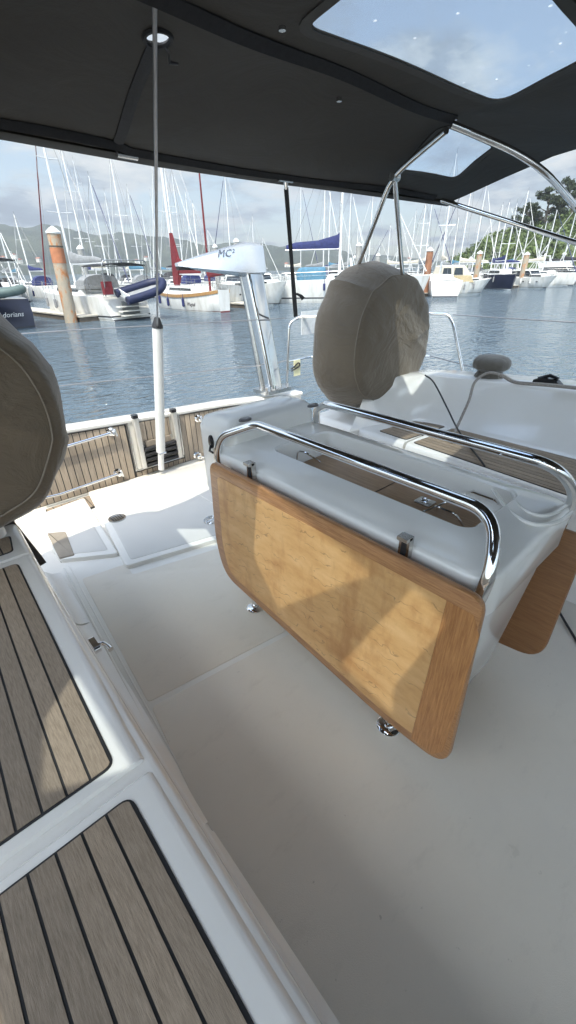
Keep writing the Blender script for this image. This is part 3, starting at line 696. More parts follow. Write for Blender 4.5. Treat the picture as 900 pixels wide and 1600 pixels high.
# aft console box on the table
bx0,bx1,by0,by1=1.04,1.60,1.57,1.86
L=[]
for z,i,ya in ((.30,.05,0),(.60,.0,.0),(.80,-.0,0),(.93,.0,.0),(.975,.012,.012),(.995,.035,.035),(1.003,.07,.05)): L.append(rrect(bx0+i,bx1-i,by0+i*.5,by1-i*1.2-ya,.05,z,8))
bxo=MB().loft(L).build('instrument_box','gel',tb)
for px in ((383,656),(489,634)):
    c=P(*px,Z=1.004); m=MB(); m.loft([[Vector((c.x+.034*k*math.cos(a),c.y+.02*k*math.sin(a),c.z+dz)) for a in [2*math.pi*j/20 for j in range(20)]] for k,dz in ((1,-.002),(1,.004),(.8,.008))]); m.build('vent_cap','lens',bxo)
c=P(331,690,X=bx0)
m=MB(); m.loft([[Vector((bx0+d_,c.y+.02*k*math.cos(a),c.z+.034*k*math.sin(a))) for a in [2*math.pi*j/18 for j in range(18)]] for k,d_ in ((1,.004),(1,-.008),(.7,-.012))]); m=m.build('socket','blackgloss',bxo)
MB().tube([c+Vector((-.01,-.0,-.02)),c+Vector((-.03,-.02,-.035)),c+Vector((-.03,-.05,-.035))],.006).build('lever','blackgloss',m)
# hand rails
def trail(sg,c=1.313):
    q=lambda x,y,z:Vector((c-sg*(c-x) if sg<0 else x,y,z))
    f=lambda x: x if sg>0 else 2*c-x
    top=P(720,790,Z=1.0)
    pts=[(f(1.00),.60,.30),(f(.985),.36,.62),(f(.975),.325,.78),(f(.995),.315,.90),(f(1.085),.375,1.012),(f(1.085),.55,1.015),(f(1.09),1.43,1.015),(f(1.005),1.585,.945),(f(.985),1.605,.86),(f(1.0),1.56,.60),(f(1.02),1.47,.30)]
    return MB().tube(fillet(pts,[.05,.05,.07,.08,.08,.035,.05,.04,.05],8),.0195,18).build('hand_rail','steel',tb)
trail(1); trail(-1)
# legs with round foot plates
for fx,fy in ((607,1135),(399,950)):
    c=P(fx,fy,Z=0)
    for X in (c.x,2*1.313-c.x):
        l=MB().tube([(X,c.y,.005),(X+(.012 if X<1.3 else -.012),c.y,.34)],.019,14).build('leg','steel',tb)
        cc=Vector((X,c.y,.004)); MB().loft([rr(cc,.048,0),rr(cc,.048,.006),rr(cc,.040,.012),rr(cc,.022,.016),rr(cc,.022,.03)]).build('foot_plate','steel',l)
# clips that hold the leaves up
for px in ((393,735),(634,853)):
    c=P(*px,X=.972)
    k=MB(); k.box(c+Vector((0,0,.0)),(.022,.036,.075)); k.box(c+Vector((-.012,0,.034)),(.03,.036,.012)); k=k.build('leaf_clip','steel_rough',tb)
    MB().box(c+Vector((-.0125,0,-.004)),(.003,.016,.045)).build('slot','black',k)
# leaves
def leaf(Xs,th,mats,lab,tiltx=0,ol=None):
    sgn=1 if th>0 else -1
    out=ol
    r=[.055,.05,.09,.16,.12,.10]
    lp=roundpoly([Vector((0,y,z)) for y,z in out],r,7)
    C=sum(lp,Vector())/len(lp)
    def lay(k,dx): 
        res=[]
        L2=[Vector((v.y,v.z,0)) for v in lp]; I=inset(L2,k) if k else L2
        for v in I: res.append(Vector((Xs+dx+tiltx*(v.y-.85),v.x,v.y)))
        return res
    b=MB().loft([lay(.009,0),lay(.003,sgn*.002),lay(0,sgn*.008),lay(0,sgn*(abs(th)-.008)),lay(.003,sgn*(abs(th)-.002)),lay(.009,th)])
    b=b.build('table_leaf',mats[0],tb)
    return b,lay
ol=[(1.575,.852),(.292,.852),(.272,.24),(.30,.125),(.52,.125),(1.545,.225)]
ol=[(1.575,.852),(.285,.852),(.262,.135),(.50,.118),(1.545,.215),(1.60,.40)]
lf,lay=leaf(.918,.028,['frameY'],None,0,ol)
lf['label']='near wooden leaf hanging down, pale veneer framed in reddish teak'
# pale inner panel, 1 mm proud, and the darker end cleat
inner=[(1.515,.798),(.382,.798),(.40,.175),(.52,.165),(1.49,.262),(1.53,.42)]
ilp=roundpoly([Vector((0,y,z)) for y,z in inner],[.03,.004,.004,.01,.06,.05],6)
MB().loft([[Vector((.919,v.y,v.z)) for v in ilp],[Vector((.9168,v.y,v.z)) for v in ilp]]).build('veneer_panel','veneer',lf,smooth=False)
ec=[(.380,.798),(.303,.798),(.276,.742),(.284,.21),(.315,.155),(.398,.150),(.398,.175)]
elp=[Vector((0,y,z)) for y,z in ec]
MB().loft([[Vector((.919,v.y,v.z)) for v in elp],[Vector((.9165,v.y,v.z)) for v in elp]]).build('end_cleat','frameZ',lf,smooth=False)
fo=[(1.575,.735),(.235,.735),(.225,.16),(.50,.12),(1.545,.215),(1.60,.40)]
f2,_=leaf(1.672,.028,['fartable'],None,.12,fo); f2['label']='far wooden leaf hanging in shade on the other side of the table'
# =================================================================== BIMINI
def ss(a,b,x):
    t=min(1,max(0,(x-a)/(b-a))); return t*t*(3-2*t)
def bz(X,Y):
    return 2.03+.13*ss(2.12,1.30,Y)+.03*ss(1.3,.3,Y) -.05*max(0,(X-2.6)/.8)**2
def PS(x,y):
    z=2.1
    for _ in range(30):
        p=P(x,y,Z=z); z=.5*z+.5*bz(p.x,p.y)
    p=P(x,y,Z=z); return p
bm=empty('bimini',(1.4,1.2,2.1),0,'dark charcoal canvas bimini canopy overhead with clear windows and black webbing seams','bimini','')
aft=[PS(-120,186),PS(0,209),PS(120,231),PS(245,254),PS(345,269),PS(440,283),PS(540,296),PS(640,310),PS(700,318)]
side=[PS(760,291),PS(830,261),PS(900,234)]
ya=aft[0].y
outline=[Vector((-.6,ya,0)),Vector((-1.05,ya-.25,0)),Vector((-1.1,-2.0,0)),Vector((3.3,-2.0,0)),Vector((side[-1].x+.22,side[-1].y-.5,0))]+side[::-1]+aft[::-1]  # unseen left and forward reach extended to keep sun off bench and sole
outline=[Vector((v.x,v.y,0)) for v in outline]
def px2(pts,r,n=5): return roundpoly([Vector((PS(x,y).x,PS(x,y).y,0)) for x,y in pts],r,n)
winA=px2([(478,38),(780,160),(925,88),(905,40),(845,-22),(560,-22)],[.05,.09,.05,.05,.05,.05])
winB=px2([(628,268),(695,200),(772,228),(712,278)],[.05,.05,.06,.07])
w_holes=[winA,winB]
for pts in ([(.27,.81),(.07,.75),(-.04,.52),(.19,.18)],[(.215,.05),(-.06,.13),(-.085,-.14),(-.015,-.08),(.185,-.09)],[(-.735,.60),(-.735,.20),(-.92,.29),(-.85,.50)],[(.14,1.42),(.0,1.50),(.06,1.78),(.2,1.62)]):  # unseen openings added, shaped to throw sun patches on leaf, bench and sole
    w_holes.append(roundpoly([Vector((x,y,0)) for x,y in pts],.02,3))
hc_=PS(246,56); eye=[Vector((v.x,v.y,0)) for v in rr(Vector((hc_.x,hc_.y,0)),.036,0,20)]
holes=w_holes+[eye]
def inpoly(p,poly):
    c=False; j=len(poly)-1
    for i in range(len(poly)):
        a,b=poly[i],poly[j]
        if (a.y>p[1])!=(b.y>p[1]) and p[0]<(b.x-a.x)*(p[1]-a.y)/(b.y-a.y)+a.x: c=not c
        j=i
    return c
def cloth(loop,holes,zoff,name,mat,parent,step=.11,thick=.004,sagamp=.006):
    pts=[];edges=[]
    def dens(L):
        o=[]
        for a,b in zip(L,L[1:]+L[:1]):
            n=max(1,int((b-a).length/step)); o+= [a.lerp(b,k/n) for k in range(n)]
        return o
    for L in [loop]+holes:
        L=dens(L); s=len(pts); pts+=[v.to_2d() for v in L]; edges+=[(s+i,s+(i+1)%len(L)) for i in range(len(L))]
    xs=[v.x for v in loop]; ys=[v.y for v in loop]
    x=min(xs)
    while x<max(xs):
        y=min(ys)
        while y<max(ys):
            p=(x+.013*math.sin(y*31),y+.013*math.cos(x*29))
            if inpoly(p,loop) and not any(inpoly(p,h) for h in holes): pts.append(Vector(p))
            y+=step
        x+=step
    V,E_,Fc,*_=geometry.delaunay_2d_cdt(pts,edges,[],0,1e-5)
    fs=[]
    for f in Fc:
        c=sum((V[i] for i in f),Vector((0,0)))/len(f)
        if inpoly(c,loop) and not any(inpoly(c,h) for h in holes): fs.append(tuple(f))
    n=len(V)
    sg=lambda v: bz(v.x,v.y)+zoff+sagamp*math.sin(v.x*7+v.y*3)*math.sin(v.y*6)
    vs=[Vector((v.x,v.y,sg(v))) for v in V]+[Vector((v.x,v.y,sg(v)+thick)) for v in V]
    cnt={}
    for f in fs:
        for a,b in zip(f,f[1:]+f[:1]): cnt[(a,b)]=1
    fa=[f[::-1] for f in fs]+[tuple(i+n for i in f) for f in fs]+[(a,b,b+n,a+n) for (a,b) in cnt if (b,a) not in cnt]
    return mk(name,vs,fa,mat,parent)
cn=cloth(outline,holes,0,'canopy','bimini',bm)
for h in w_holes:
    c=sum(h,Vector())/len(h); big=[c+(v-c)*1.04 for v in h]
    cloth(big,[],.006,'seen_or_added_window','vinyl',bm,.25,.0012,.004)  # covers the two visible windows and the openings added for sun patches
for h in w_holes[:2]:
    c=sum(h,Vector())/len(h); o_=inset(h,-.035)
    cloth(o_,[inset(h,-.002)],-.0035,'window_hem','biminiedge',bm,.08,.003)
# webbing / tube pockets hugging the underside
def strapx(pxs,w,name,mat='webbing',dz=-.004,hgt=.006,n=10):
    pts=[PS(x,y) for x,y in pxs]; pts=curve(pts,n); loops=[]
    for i,p in enumerate(pts):
        t=(pts[min(i+1,len(pts)-1)]-pts[max(i-1,0)]); t.z=0; t=t.normalized(); s=Vector((-t.y,t.x,0))*w/2
        zs=lambda q:bz(q.x,q.y)+dz+.006*math.sin(q.x*7+q.y*3)*math.sin(q.y*6)
        a=p-s;b=p+s
        loops.append([Vector((a.x,a.y,zs(a))),Vector((p.x,p.y,zs(p)-hgt)),Vector((b.x,b.y,zs(b))),Vector((b.x,b.y,zs(b)+.003)),Vector((a.x,a.y,zs(a)+.003))])
    return MB().loft(loops).build(name,mat,bm)
strapx([(-110,168),(0,188),(90,205),(180,223),(215,234),(345,258),(440,273),(560,288),(680,306)],.034,'tube_pocket',hgt=.02)
strapx([(190,-30),(272,2),(360,38),(450,76),(560,124),(640,156),(708,183)],.045,'tube_pocket',hgt=.022)
strapx([(243,62),(226,105),(206,160),(183,224)],.040,'webbing_strap',hgt=.004)
# facing band along the aft hem
def band(): 
    loops=[]
    for p in [aft[0]+Vector((-.3,0,0))]+aft:
        q=Vector((p.x,p.y,bz(p.x,p.y))); loops.append([q+Vector((0,-.062,-.006)),q+Vector((0,-.055,-.010)),q+Vector((0,.004,-.016)),q+Vector((0,.012,.0)),q+Vector((0,.004,.01)),q+Vector((0,-.05,.012))])
    return MB().loft(loops).build('hem_facing','biminiedge',bm)
band()
m=MB(); m.tube([v+Vector((0,0,0)) for v in [Vector((e.x,e.y,bz(e.x,e.y)-.004)) for e in eye+[eye[0]]]],.007,6,caps=False); m.build('eyelet','webbing',bm)
e=PS(255,68); MB().tube([e,e+Vector((.01,-.01,-.02)),PS(262,75)+Vector((0,0,-.03)),PS(276,77)+Vector((0,0,-.03))],[.006,.004,.005,.003],6).build('toggle','black',bm)
for px in ((441,38),(530,152),(712,182)):
    p=PS(*px); MB().tube([p+Vector((0,0,-.012)),p+Vector((0,0,.0))],.010,12).build('snap','steel_rough',bm)
p=PS(192,232); MB().tube([p+Vector((-.03,.0,-.02)),p+Vector((.06,.01,-.02))],.012,10).build('tube_joint','steel_rough',bm)
shd=empty('sprayhood',(1.35,-1.9,1.0),0,'unseen dark canvas sprayhood behind the camera, added to block light from forward','sprayhood')  # hood out of view, added to cut the light coming from forward
n_=14; Ls=[]
for y,k in ((-1.75,1.0),(-2.2,.98),(-2.8,.62),(-3.0,.0)):
    Ls.append([Vector((1.35-2.1*math.cos(math.pi*j/n_),y,.98+1.2*k*min(1,math.sin(math.pi*j/n_)**.4 if 0<j<n_ else 0))) for j in range(n_+1)])
MB().loft(Ls[:2],False,False,closed=False).build('hood','bimini',shd); MB().loft(Ls[1:],False,False,closed=False).build('clear_panel','vinyl',shd)
Ls2=[[Vector((1.35-2.1*math.cos(math.pi*j/n_),-1.76,.98+1.2*min(1,math.sin(math.pi*j/n_)**.4 if 0<j<n_ else 0))) for j in range(n_+1)]]
# ---- frame tubes
ft=bm
XT=3.02
dn=Vector((0,0,-.03))
pts=[PS(706,188)+dn,PS(680,208)+dn,PS(645,240)+dn]
pts+= [P(617,272,X=2.75),P(600,310,X=2.85),P(575,375,X=2.95),P(551,438,X=3.05),P(535,480,X=3.1)]
pts=[PS(699,190)+dn,PS(648,234)+dn,P(612,278,X=2.42),P(551,438,X=2.95),P(530,492,X=3.06)]
MB().tube(fillet(pts,[.2,.15,.1,.1],8),.0145,12).build('main_tube','steel',ft)
a=P(616,284,X=2.42); b=P(629,432,X=3.02); b2=a+(b-a)*1.15
MB().tube([a+Vector((0,0,.02)),b2],.0145,12).build('brace_tube','steel',ft)
MB().tube([a+Vector((-.03,0,.02)),a+Vector((.03,0,.02))],.02,12).build('hinge','steel_rough',ft)
pts=[PS(708,180)+dn,P(836,249,X=2.45),P(902,326,X=2.85),P(1000,440,X=3.2)]
MB().tube(fillet(pts,[.25,.1],8),.0145,12).build('forward_tube','steel',ft)
MB().tube([P(690,313,X=3.02),P(900,379,X=3.05),P(1100,442,X=3.08)],.0135,12).build('side_tube','steel',ft)
# ---- black hold-down strap
sp=empty('holddown_strap',tuple(P(462,495,Y=3.46)),0,'black webbing hold-down strap from the canopy hem to the stern rail','strap')
A0=PS(446,277)+Vector((0,.0,-.01)); A1=P(462,494,Y=3.46); t=(A1-A0).normalized(); s=Vector((1,0,0)); s=(s-t*s.dot(t)).normalized(); nn=t.cross(s)
w=lambda p,k,h:[p+s*k+nn*h,p-s*k+nn*h,p-s*k-nn*h,p+s*k-nn*h]
B0=A0+t*.07
MB().loft([w(B0,.013,.002),w(A1.lerp(B0,.55),.014,.002),w(A1.lerp(B0,.25),.019,.006),w(A1,.020,.006)]).build('webbing','webbing',sp)
MB().tube([A0+Vector((-.0,0,.015)),B0],[.018,.009],10).build('snap_hook','steel',sp)
MB().tube([A0+Vector((-.05,0,.0)),A0+Vector((.05,0,.0))],.012,8).build('pad_eye','steel_rough',sp)
k=A1.lerp(A0,.26); MB().loft([w(k+s*.02,.010,.004),w(k+s*.06+t*.08,.014,.004),w(k+s*.085+t*.17,.018,.004),w(k+s*.07+t*.19,.004,.003)]).build('loose_tail','webbing',sp)
# ---- winch under its cover, clutch, ropes
wc=P(762,597,X=3.40)
wn=empty('covered_winch',tuple(wc),0,'sheet winch on the right coaming under a gathered taupe canvas hood','winch')
def blob(c,prof,name,mat,par,amp=.05,k=9,seed=1):
    n=40; vs=[];rn=random.Random(seed); f=rn.uniform(0,6)
    loops=[[c+Vector((r*(1+amp*math.sin(k*a+f)+amp*.5*math.sin(2*k*a+z*40))*math.cos(a),r*(1+amp*math.sin(k*a+f))*math.sin(a),z)) for a in [2*math.pi*j/n for j in range(n)]] for r,z in prof]
    return MB().loft(loops).build(name,mat,par)
blob(wc,[(.125,-.02),(.12,.0),(.105,.04),(.088,.075),(.082,.09)],'skirt','cover2',wn,.05,11,2)
blob(wc,[(.082,.085),(.105,.095),(.128,.11),(.135,.135),(.128,.165),(.105,.185),(.07,.195),(.03,.198)],'hood','cover2',wn,.03,13,5)
blob(wc,[(.078,.085),(.08,.088),(.078,.092)],'drawcord','rope',wn,.03,11,2)
cc=P(855,603,X=3.38)
ct=empty('rope_clutch',tuple(cc),0,'black rope clutch on the right coaming forward of the covered winch','clutch')
bl_=MB(); bl_.loft([[cc+Vector((dx,y,z)) for y,z in ((.10,-.015),(.09,.035),(.03,.055),(-.05,.05),(-.09,.02),(-.1,-.015))] for dx in (-.03,.03)]); bl_.build('body','blackgloss',ct)
MB().tube([cc+Vector((0,.07,.04)),cc+Vector((0,0,.072)),cc+Vector((0,-.06,.055))],.012,8).build('handle','blackgloss',ct)
# rope over the coaming into the cockpit
rp=[P(900,609,X=3.29)+Vector((0,-.4,.02)),P(900,609,X=3.29)+Vector((0,0,.012)),P(850,604,X=3.28)+Vector((0,0,.012)),P(805,597,X=3.27),P(783,586,X=3.22),P(762,583,X=3.18),P(742,597,X=3.12),P(733,625,X=3.05),P(722,650,X=3.0),P(713,670,X=2.93),P(706,690,Z=BZ+.02)]
tag(MB().tube(curve(rp,8),[.013]*33+[.010]*(len(curve(rp,8))-33),8).build('sheet_rope','rope',None,loc=tuple(rp[5])),'grey braided sheet rope led over the right coaming down to the bench','rope')
rp=[P(664,586,X=3.0),P(678,598,X=3.0),P(700,640,X=2.90),P(712,665,X=2.84),P(728,690,Z=BZ+.012),P(755,725,Z=BZ+.012),P(775,755,Z=BZ-.1)+Vector((0,0,-.02)),P(860,930,Z=.06),P(900,1000,Z=.012),P(960,1100,Z=.012)]
tag(MB().tube(curve(rp,8),.006,8).build('thin_cord','black',None,loc=tuple(rp[3])),'thin black cord running from the right covered wheel across the bench to the sole','cord')

# =================================================================== SURROUNDINGS
def sheet(name,x0,x1,y0,y1,z,mat,n=1):
    vs=[];fs=[]
    for i in range(n+1):
        for j in range(n+1): vs.append((x0+(x1-x0)*i/n,y0+(y1-y0)*j/n,z))
    for i in range(n):
        for j in range(n): a=i*(n+1)+j; fs.append((a,a+n+1,a+n+2,a+1))
    return mk(name,vs,fs,mat,None,smooth=False)
w=sheet('water',-2200,2200,-300,2400,WATER,'water'); w['kind']='structure'
def terrain(name,ridge,D0,D1,mat,rough,seed,back=1.25,x_over=None):
    """hill from the shore at distance D0 up to the ridge at D1; ridge = photo polyline"""
    rn=np.random.RandomState(seed)
    xs=[r[0] for r in ridge]; N=110; Mr=16; vs=[];fs=[]
    for i in range(N+1):
        x=xs[0]+(xs[-1]-xs[0])*i/N; y=float(np.interp(x,xs,[r[1] for r in ridge]))
        top=PD(x,y,D1); d=Vector((top.x,top.y,0))/D1; d.z=0
        for j in range(Mr+1):
            t=j/Mr
            if t<.75: u=t/.75; D=D0+(D1-D0)*u; h=WATER-.6+(top.z-WATER)*(math.sin(u*math.pi/2)**1.15)
            else: u=(t-.75)/.25; D=D1*(1+(back-1)*u); h=WATER+(top.z-WATER)*(1-u*u)-.6
            k=math.sin(x*.045+j*.9+seed)*.5+math.sin(x*.11+j*1.7)*.3
            h+=rough*k*math.sin(min(1,t*1.4)*math.pi*.5)*(1 if t<.74 else .3)
            D*=1+.02*math.sin(x*.07+j)
            vs.append((d.x*D,d.y*D,h))
    for i in range(N):
        for j in range(Mr): a=i*(Mr+1)+j; fs.append((a,a+Mr+1,a+Mr+2,a+1))
    o=mk(name,vs,fs,mat); o['kind']='structure'; return o
terrain('hill',[(-700,352),(-350,350),(-60,352),(0,353),(60,357),(110,366),(170,368),(240,373),(300,380),(350,387),(395,386),(430,386),(500,384),(545,398),(560,412),(600,424)],900,1500,'hill',14,1)
terrain('hill',[(330,402),(395,390),(430,389),(480,391),(530,398),(600,400),(660,404),(720,415),(800,425)],1250,1750,'hill',6,4)
near=[(660,432),(684,421),(704,411),(725,398),(750,382),(775,368),(805,360),(840,348),(870,340),(900,332),(1000,322),(1300,300),(1700,330)]
terrain('hill',near,130,190,'nearhill',2.0,9)
# woodland on the near hill: leaf clumps spread over its surface (nobody could count it)
def leaves(name,centres,mat,per,size,seed,parent=None,world=True):
    rn=random.Random(seed); v=[];f=[]
    for c,r in centres:
        for _ in range(per):
            while True:
                p=Vector((rn.uniform(-1,1),rn.uniform(-1,1),rn.uniform(-1,1)))
                if p.length<=1: break
            p=p*(.55+.45*rn.random()); q=Vector(c)+Vector((p.x*r,p.y*r,p.z*r*.7))
            s=size*rn.uniform(.5,1.4); a=Vector((rn.gauss(0,1),rn.gauss(0,1),rn.gauss(0,1))).normalized(); b=a.cross(Vector((rn.gauss(0,1),rn.gauss(0,1),rn.gauss(0,1)))).normalized()
            n0=len(v); v+=[q-a*s,q+b*s*.6,q+a*s,q-b*s*.6]; f.append((n0,n0+1,n0+2,n0+3))
    o=mk(name,v,f,mat,parent,smooth=False); return o
rn=random.Random(5); cs=[]
for _ in range(900):
    x=rn.uniform(690,1100); yr=float(np.interp(x,[r[0] for r in near],[r[1] for r in near])); u=rn.random()**.6
    D=130+60*u; top=PD(x,yr,190); hh=WATER-.6+(top.z-WATER)*(math.sin(u*math.pi/2)**1.15)
    d=Vector((top.x,top.y,0)).normalized(); r=rn.uniform(1.0,2.4)
    cs.append((Vector((d.x*D,d.y*D,hh+r*.25)),r))
o=leaves('woodland',cs,'leafA',46,.42,3); tag(o,None,None,None,'stuff'); o['label']='dense green scrub and woodland covering the near hillside behind the marina'; o['category']='woodland'
def bigtree(px,ybase,ytop,D,lab,seed,spread,layers):
    rn=random.Random(seed); b=PD(px,ybase,D); tp_=PD(px,ytop,D); hgt=tp_.z-b.z
    t=empty('pine_tree',(b.x,b.y,b.z-1),0,lab,'tree','tall dark trees on the right hill'); b=b+Vector((0,0,-1)); hgt+=1
    rt=Vector((b.y,-b.x,0)).normalized()
    k=MB(); tops=Vector((b.x,b.y,b.z+hgt*.9)); k.tube(curve([b,b+Vector((0,0,hgt*.4))+rt*.4,tops],5),[.45-.033*i for i in range(11)],8)
    cen=[]
    for i in range(layers):
        z=.35+.62*i/layers; a=rn.uniform(0,6.28); R=spread*(1.05-z*.62)*rn.uniform(.7,1.1)
        e=b+Vector((math.cos(a)*R,math.sin(a)*R,hgt*(z+.06))); s=b+Vector((0,0,hgt*z*.92))
        k.tube(curve([s,s.lerp(e,.5)+Vector((0,0,.3)),e],3),[.16,.14,.12,.10,.09,.07,.05],6)
        for _ in range(3): cen.append((e+Vector((rn.gauss(0,.7),rn.gauss(0,.7),rn.uniform(-.2,.7))),rn.uniform(.7,1.5)))
        cen.append((s.lerp(e,.6)+Vector((0,0,.4)),rn.uniform(.6,1.1)))
    k.build('trunk','bark',t); leaves('crown',cen,'leafB',120,.26,seed,t)
bigtree(846,362,300,172,'broad dark pine standing highest on the right hill, left of the steel tube',21,6.5,17)
bigtree(818,372,322,170,'smaller dark pine leaning off the left shoulder of the tall pine',22,4.0,11)
bigtree(886,352,268,174,'dark feathery tree at the right photo edge above the steel tube',23,6.0,16)
bigtree(925,350,250,176,'tall dark tree just past the right edge of the steel tubes',24,6.0,14)
# small far houses along the foot of the left hill
proto=None
for i,(x,y) in enumerate([(4,402),(22,398),(31,406),(60,404),(146,409),(214,407),(228,402),(300,409),(326,407),(448,412),(668,408),(640,404)]):
    p=PD(x,y,820+15*(i%4)); 
    if proto is None:
        h=empty('far_house',(0,0,0),0,'x','house','pale houses at the foot of the far hill'); 
        MB().box((0,0,1.5),(6,5,5)).build('wall','housewall',h,smooth=False,world=False)
        MB().add([(-3.4,-3,4),(3.4,-3,4),(3.4,3,4),(-3.4,3,4),(-3.4,0,5.8),(3.4,0,5.8)],[(0,1,5,4),(2,3,4,5),(0,4,3),(1,2,5),(0,3,2,1)]).build('roof','roof',h,smooth=False,world=False); proto=h
    else: h=copy_tree(proto)
    h['label']='small pale house with a reddish roof at the foot of the distant hill'; h.location=(p.x,p.y,p.z-4); h.rotation_euler=(0,0,.7+.5*i)

# =================================================================== BOATS
def stations(L,B,Fb,style,n=16):
    st=[]
    for i in range(n+1):
        t=i/n
        if style=='sail': b=(.80+.2*math.sin(min(1,t/.45)*math.pi/2)) if t<.45 else max(.004,math.cos((t-.45)/.55*math.pi/2)**.85)
        elif style=='classic': b=max(.03,math.sin(min(1,(t+.06)/.5)*math.pi/2)**.7) if t<.45 else max(.004,math.cos((t-.45)/.55*math.pi/2)**.75)
        else: b=.92+.08*math.sin(min(1,t/.4)*math.pi/2) if t<.4 else max(.004,math.cos((t-.4)/.6*math.pi/2)**.6)
        if style=='classic': z=Fb*(1+.55*(abs(t-.42)/.58)**2)
        elif style=='motor': z=Fb*(1+.35*t*t)
        else: z=Fb*(1+.16*t)
        st.append((t,b*B/2,z))
    return st
def hull(par,L,B,Fb,style,mat,bootmat='boot',stripe=None,deck='deckwhite'):
    st=stations(L,B,Fb,style); loops=[]; ov={'sail':.05,'classic':.07,'motor':.14}[style]*L
    for t,b,z in st:
        fl={'sail':(1,.97,.86,.5,0),'classic':(1,1.02,.90,.45,0),'motor':(1,.93,.80,.5,0)}[style]
        zz=(z,z*.5,.0,-.3,-.42)
        fr=[]
        for s in (1,-1):
            row=[]
            for k,zv in zip(fl,zz):
                xo=-ov*max(0,(t-.5)/.5)**1.5*(1-max(-.3,zv)/z)
                so=(0 if style!='sail' else .10*L*max(0,(.12-t)/.12)*(max(0,zv)/z)*.5)
                row.append(Vector((t*L+xo+so*1.0, s*b*k*(1 if t<.98 else .3), zv)))
            fr.append(row)
        loops.append(fr[0]+fr[1][::-1][1:])
    m=MB(); m.loft(loops,True,True,0,closed=False)
    # deck, slightly crowned
    dk=[[Vector((l[0].x,l[0].y*(1-k*2)*.985,l[0].z-.01+.05*math.sin(k*math.pi))) for k in (0,.25,.5,.75,1)] for l in loops]
    m.loft(dk,False,False,1,closed=False)
    h=m.build('hull',['hullwhite' if mat=='white' else mat,deck],par,world=False)
    for t_ in (.30,.50,.66):
        b_=float(np.interp(t_,[q[0] for q in st],[q[1] for q in st])); z_=float(np.interp(t_,[q[0] for q in st],[q[2] for q in st]))
        for s_ in (1,-1):
            MB().tube([(t_*L,s_*(b_+.06),z_+.1),(t_*L,s_*(b_+.10),z_-.28),(t_*L,s_*(b_+.11),z_-.33),(t_*L,s_*(b_+.11),z_-.80),(t_*L,s_*(b_+.10),z_-.86)],[.012,.03,.10,.10,.03],8).build('fender',('navycanvas','greycanvas','white')[int(L*10)%3],h,world=False)
    for nm,za,zb,mt in ((('waterline',-.25,.09,bootmat),)+((('stripe',)+stripe,) if stripe else ())):
        bl=[]
        for l,(t,b,z) in zip(loops,st):
            row=[]
            for zv in (za,(za+zb)/2,zb):
                for side in (l[:5],):
                    a=side; 
                    ys=np.interp(zv,[q.z for q in a][::-1],[q.y for q in a][::-1]); xx=np.interp(zv,[q.z for q in a][::-1],[q.x for q in a][::-1])
                    row.append(Vector((float(xx),float(ys)+.012,zv)))
            bl.append(row+[Vector((q.x,-q.y,q.z)) for q in row[::-1]])
        # two side bands + stern
        mm=MB(); mm.loft([r[:3] for r in bl],False,False,0,False); mm.loft([r[3:] for r in bl],False,False,0,False)
        r0=[v+Vector((-.012,0,0)) for v in bl[0]]; mm.add(r0,[(0,5,4,1),(1,4,3,2)]); mm.build(nm,mt,h,world=False)
    return st
def zdk(st,L,x): return float(np.interp(x/L,[s[0] for s in st],[s[2] for s in st]))
def trunk(par,st,L,x0,x1,w0,w1,h,mat='white',win=True,name='cabin',rake=.5,wmat='glass'):
    z0=min(zdk(st,L,x0),zdk(st,L,x1))-.1; lo=roundpoly([Vector((x0,-w0/2,0)),Vector((x1,-w1/2,0)),Vector((x1,w1/2,0)),Vector((x0,w0/2,0))],.25,4)
    c=Vector(((x0+x1)/2,0,0)); def_=lambda k,z,dx=0:[Vector((c.x+(v.x-c.x)*k+dx,v.y*k,z)) for v in lo]
    cb=MB().loft([def_(1,z0),def_(.97,z0+.1+h*.3),def_(.93-.03*rake,z0+.1+h*.85,-.08*rake),def_(.82,z0+.1+h,-.1*rake)]).build(name,mat,par,world=False)
    if win:
        for s in (1,-1):
            a0=x0+(x1-x0)*.12;a1=x0+(x1-x0)*.82; wa=lambda x:(w0+(w1-w0)*(x-x0)/(x1-x0))/2*.975+.012
            q=[]
            for x in (a0,a1): q.append((x,s*wa(x),z0+.1+h*.35)); 
            for x in (a1-.15,a0+.08): q.append((x,s*(wa(x)-.02),z0+.1+h*.75))
            q=[Vector(v) for v in q]; o=[v+Vector((0,s*.01,0)) for v in q]
            MB().loft([q,o]).build('window',wmat,cb,world=False,smooth=False)
    return z0+.1+h
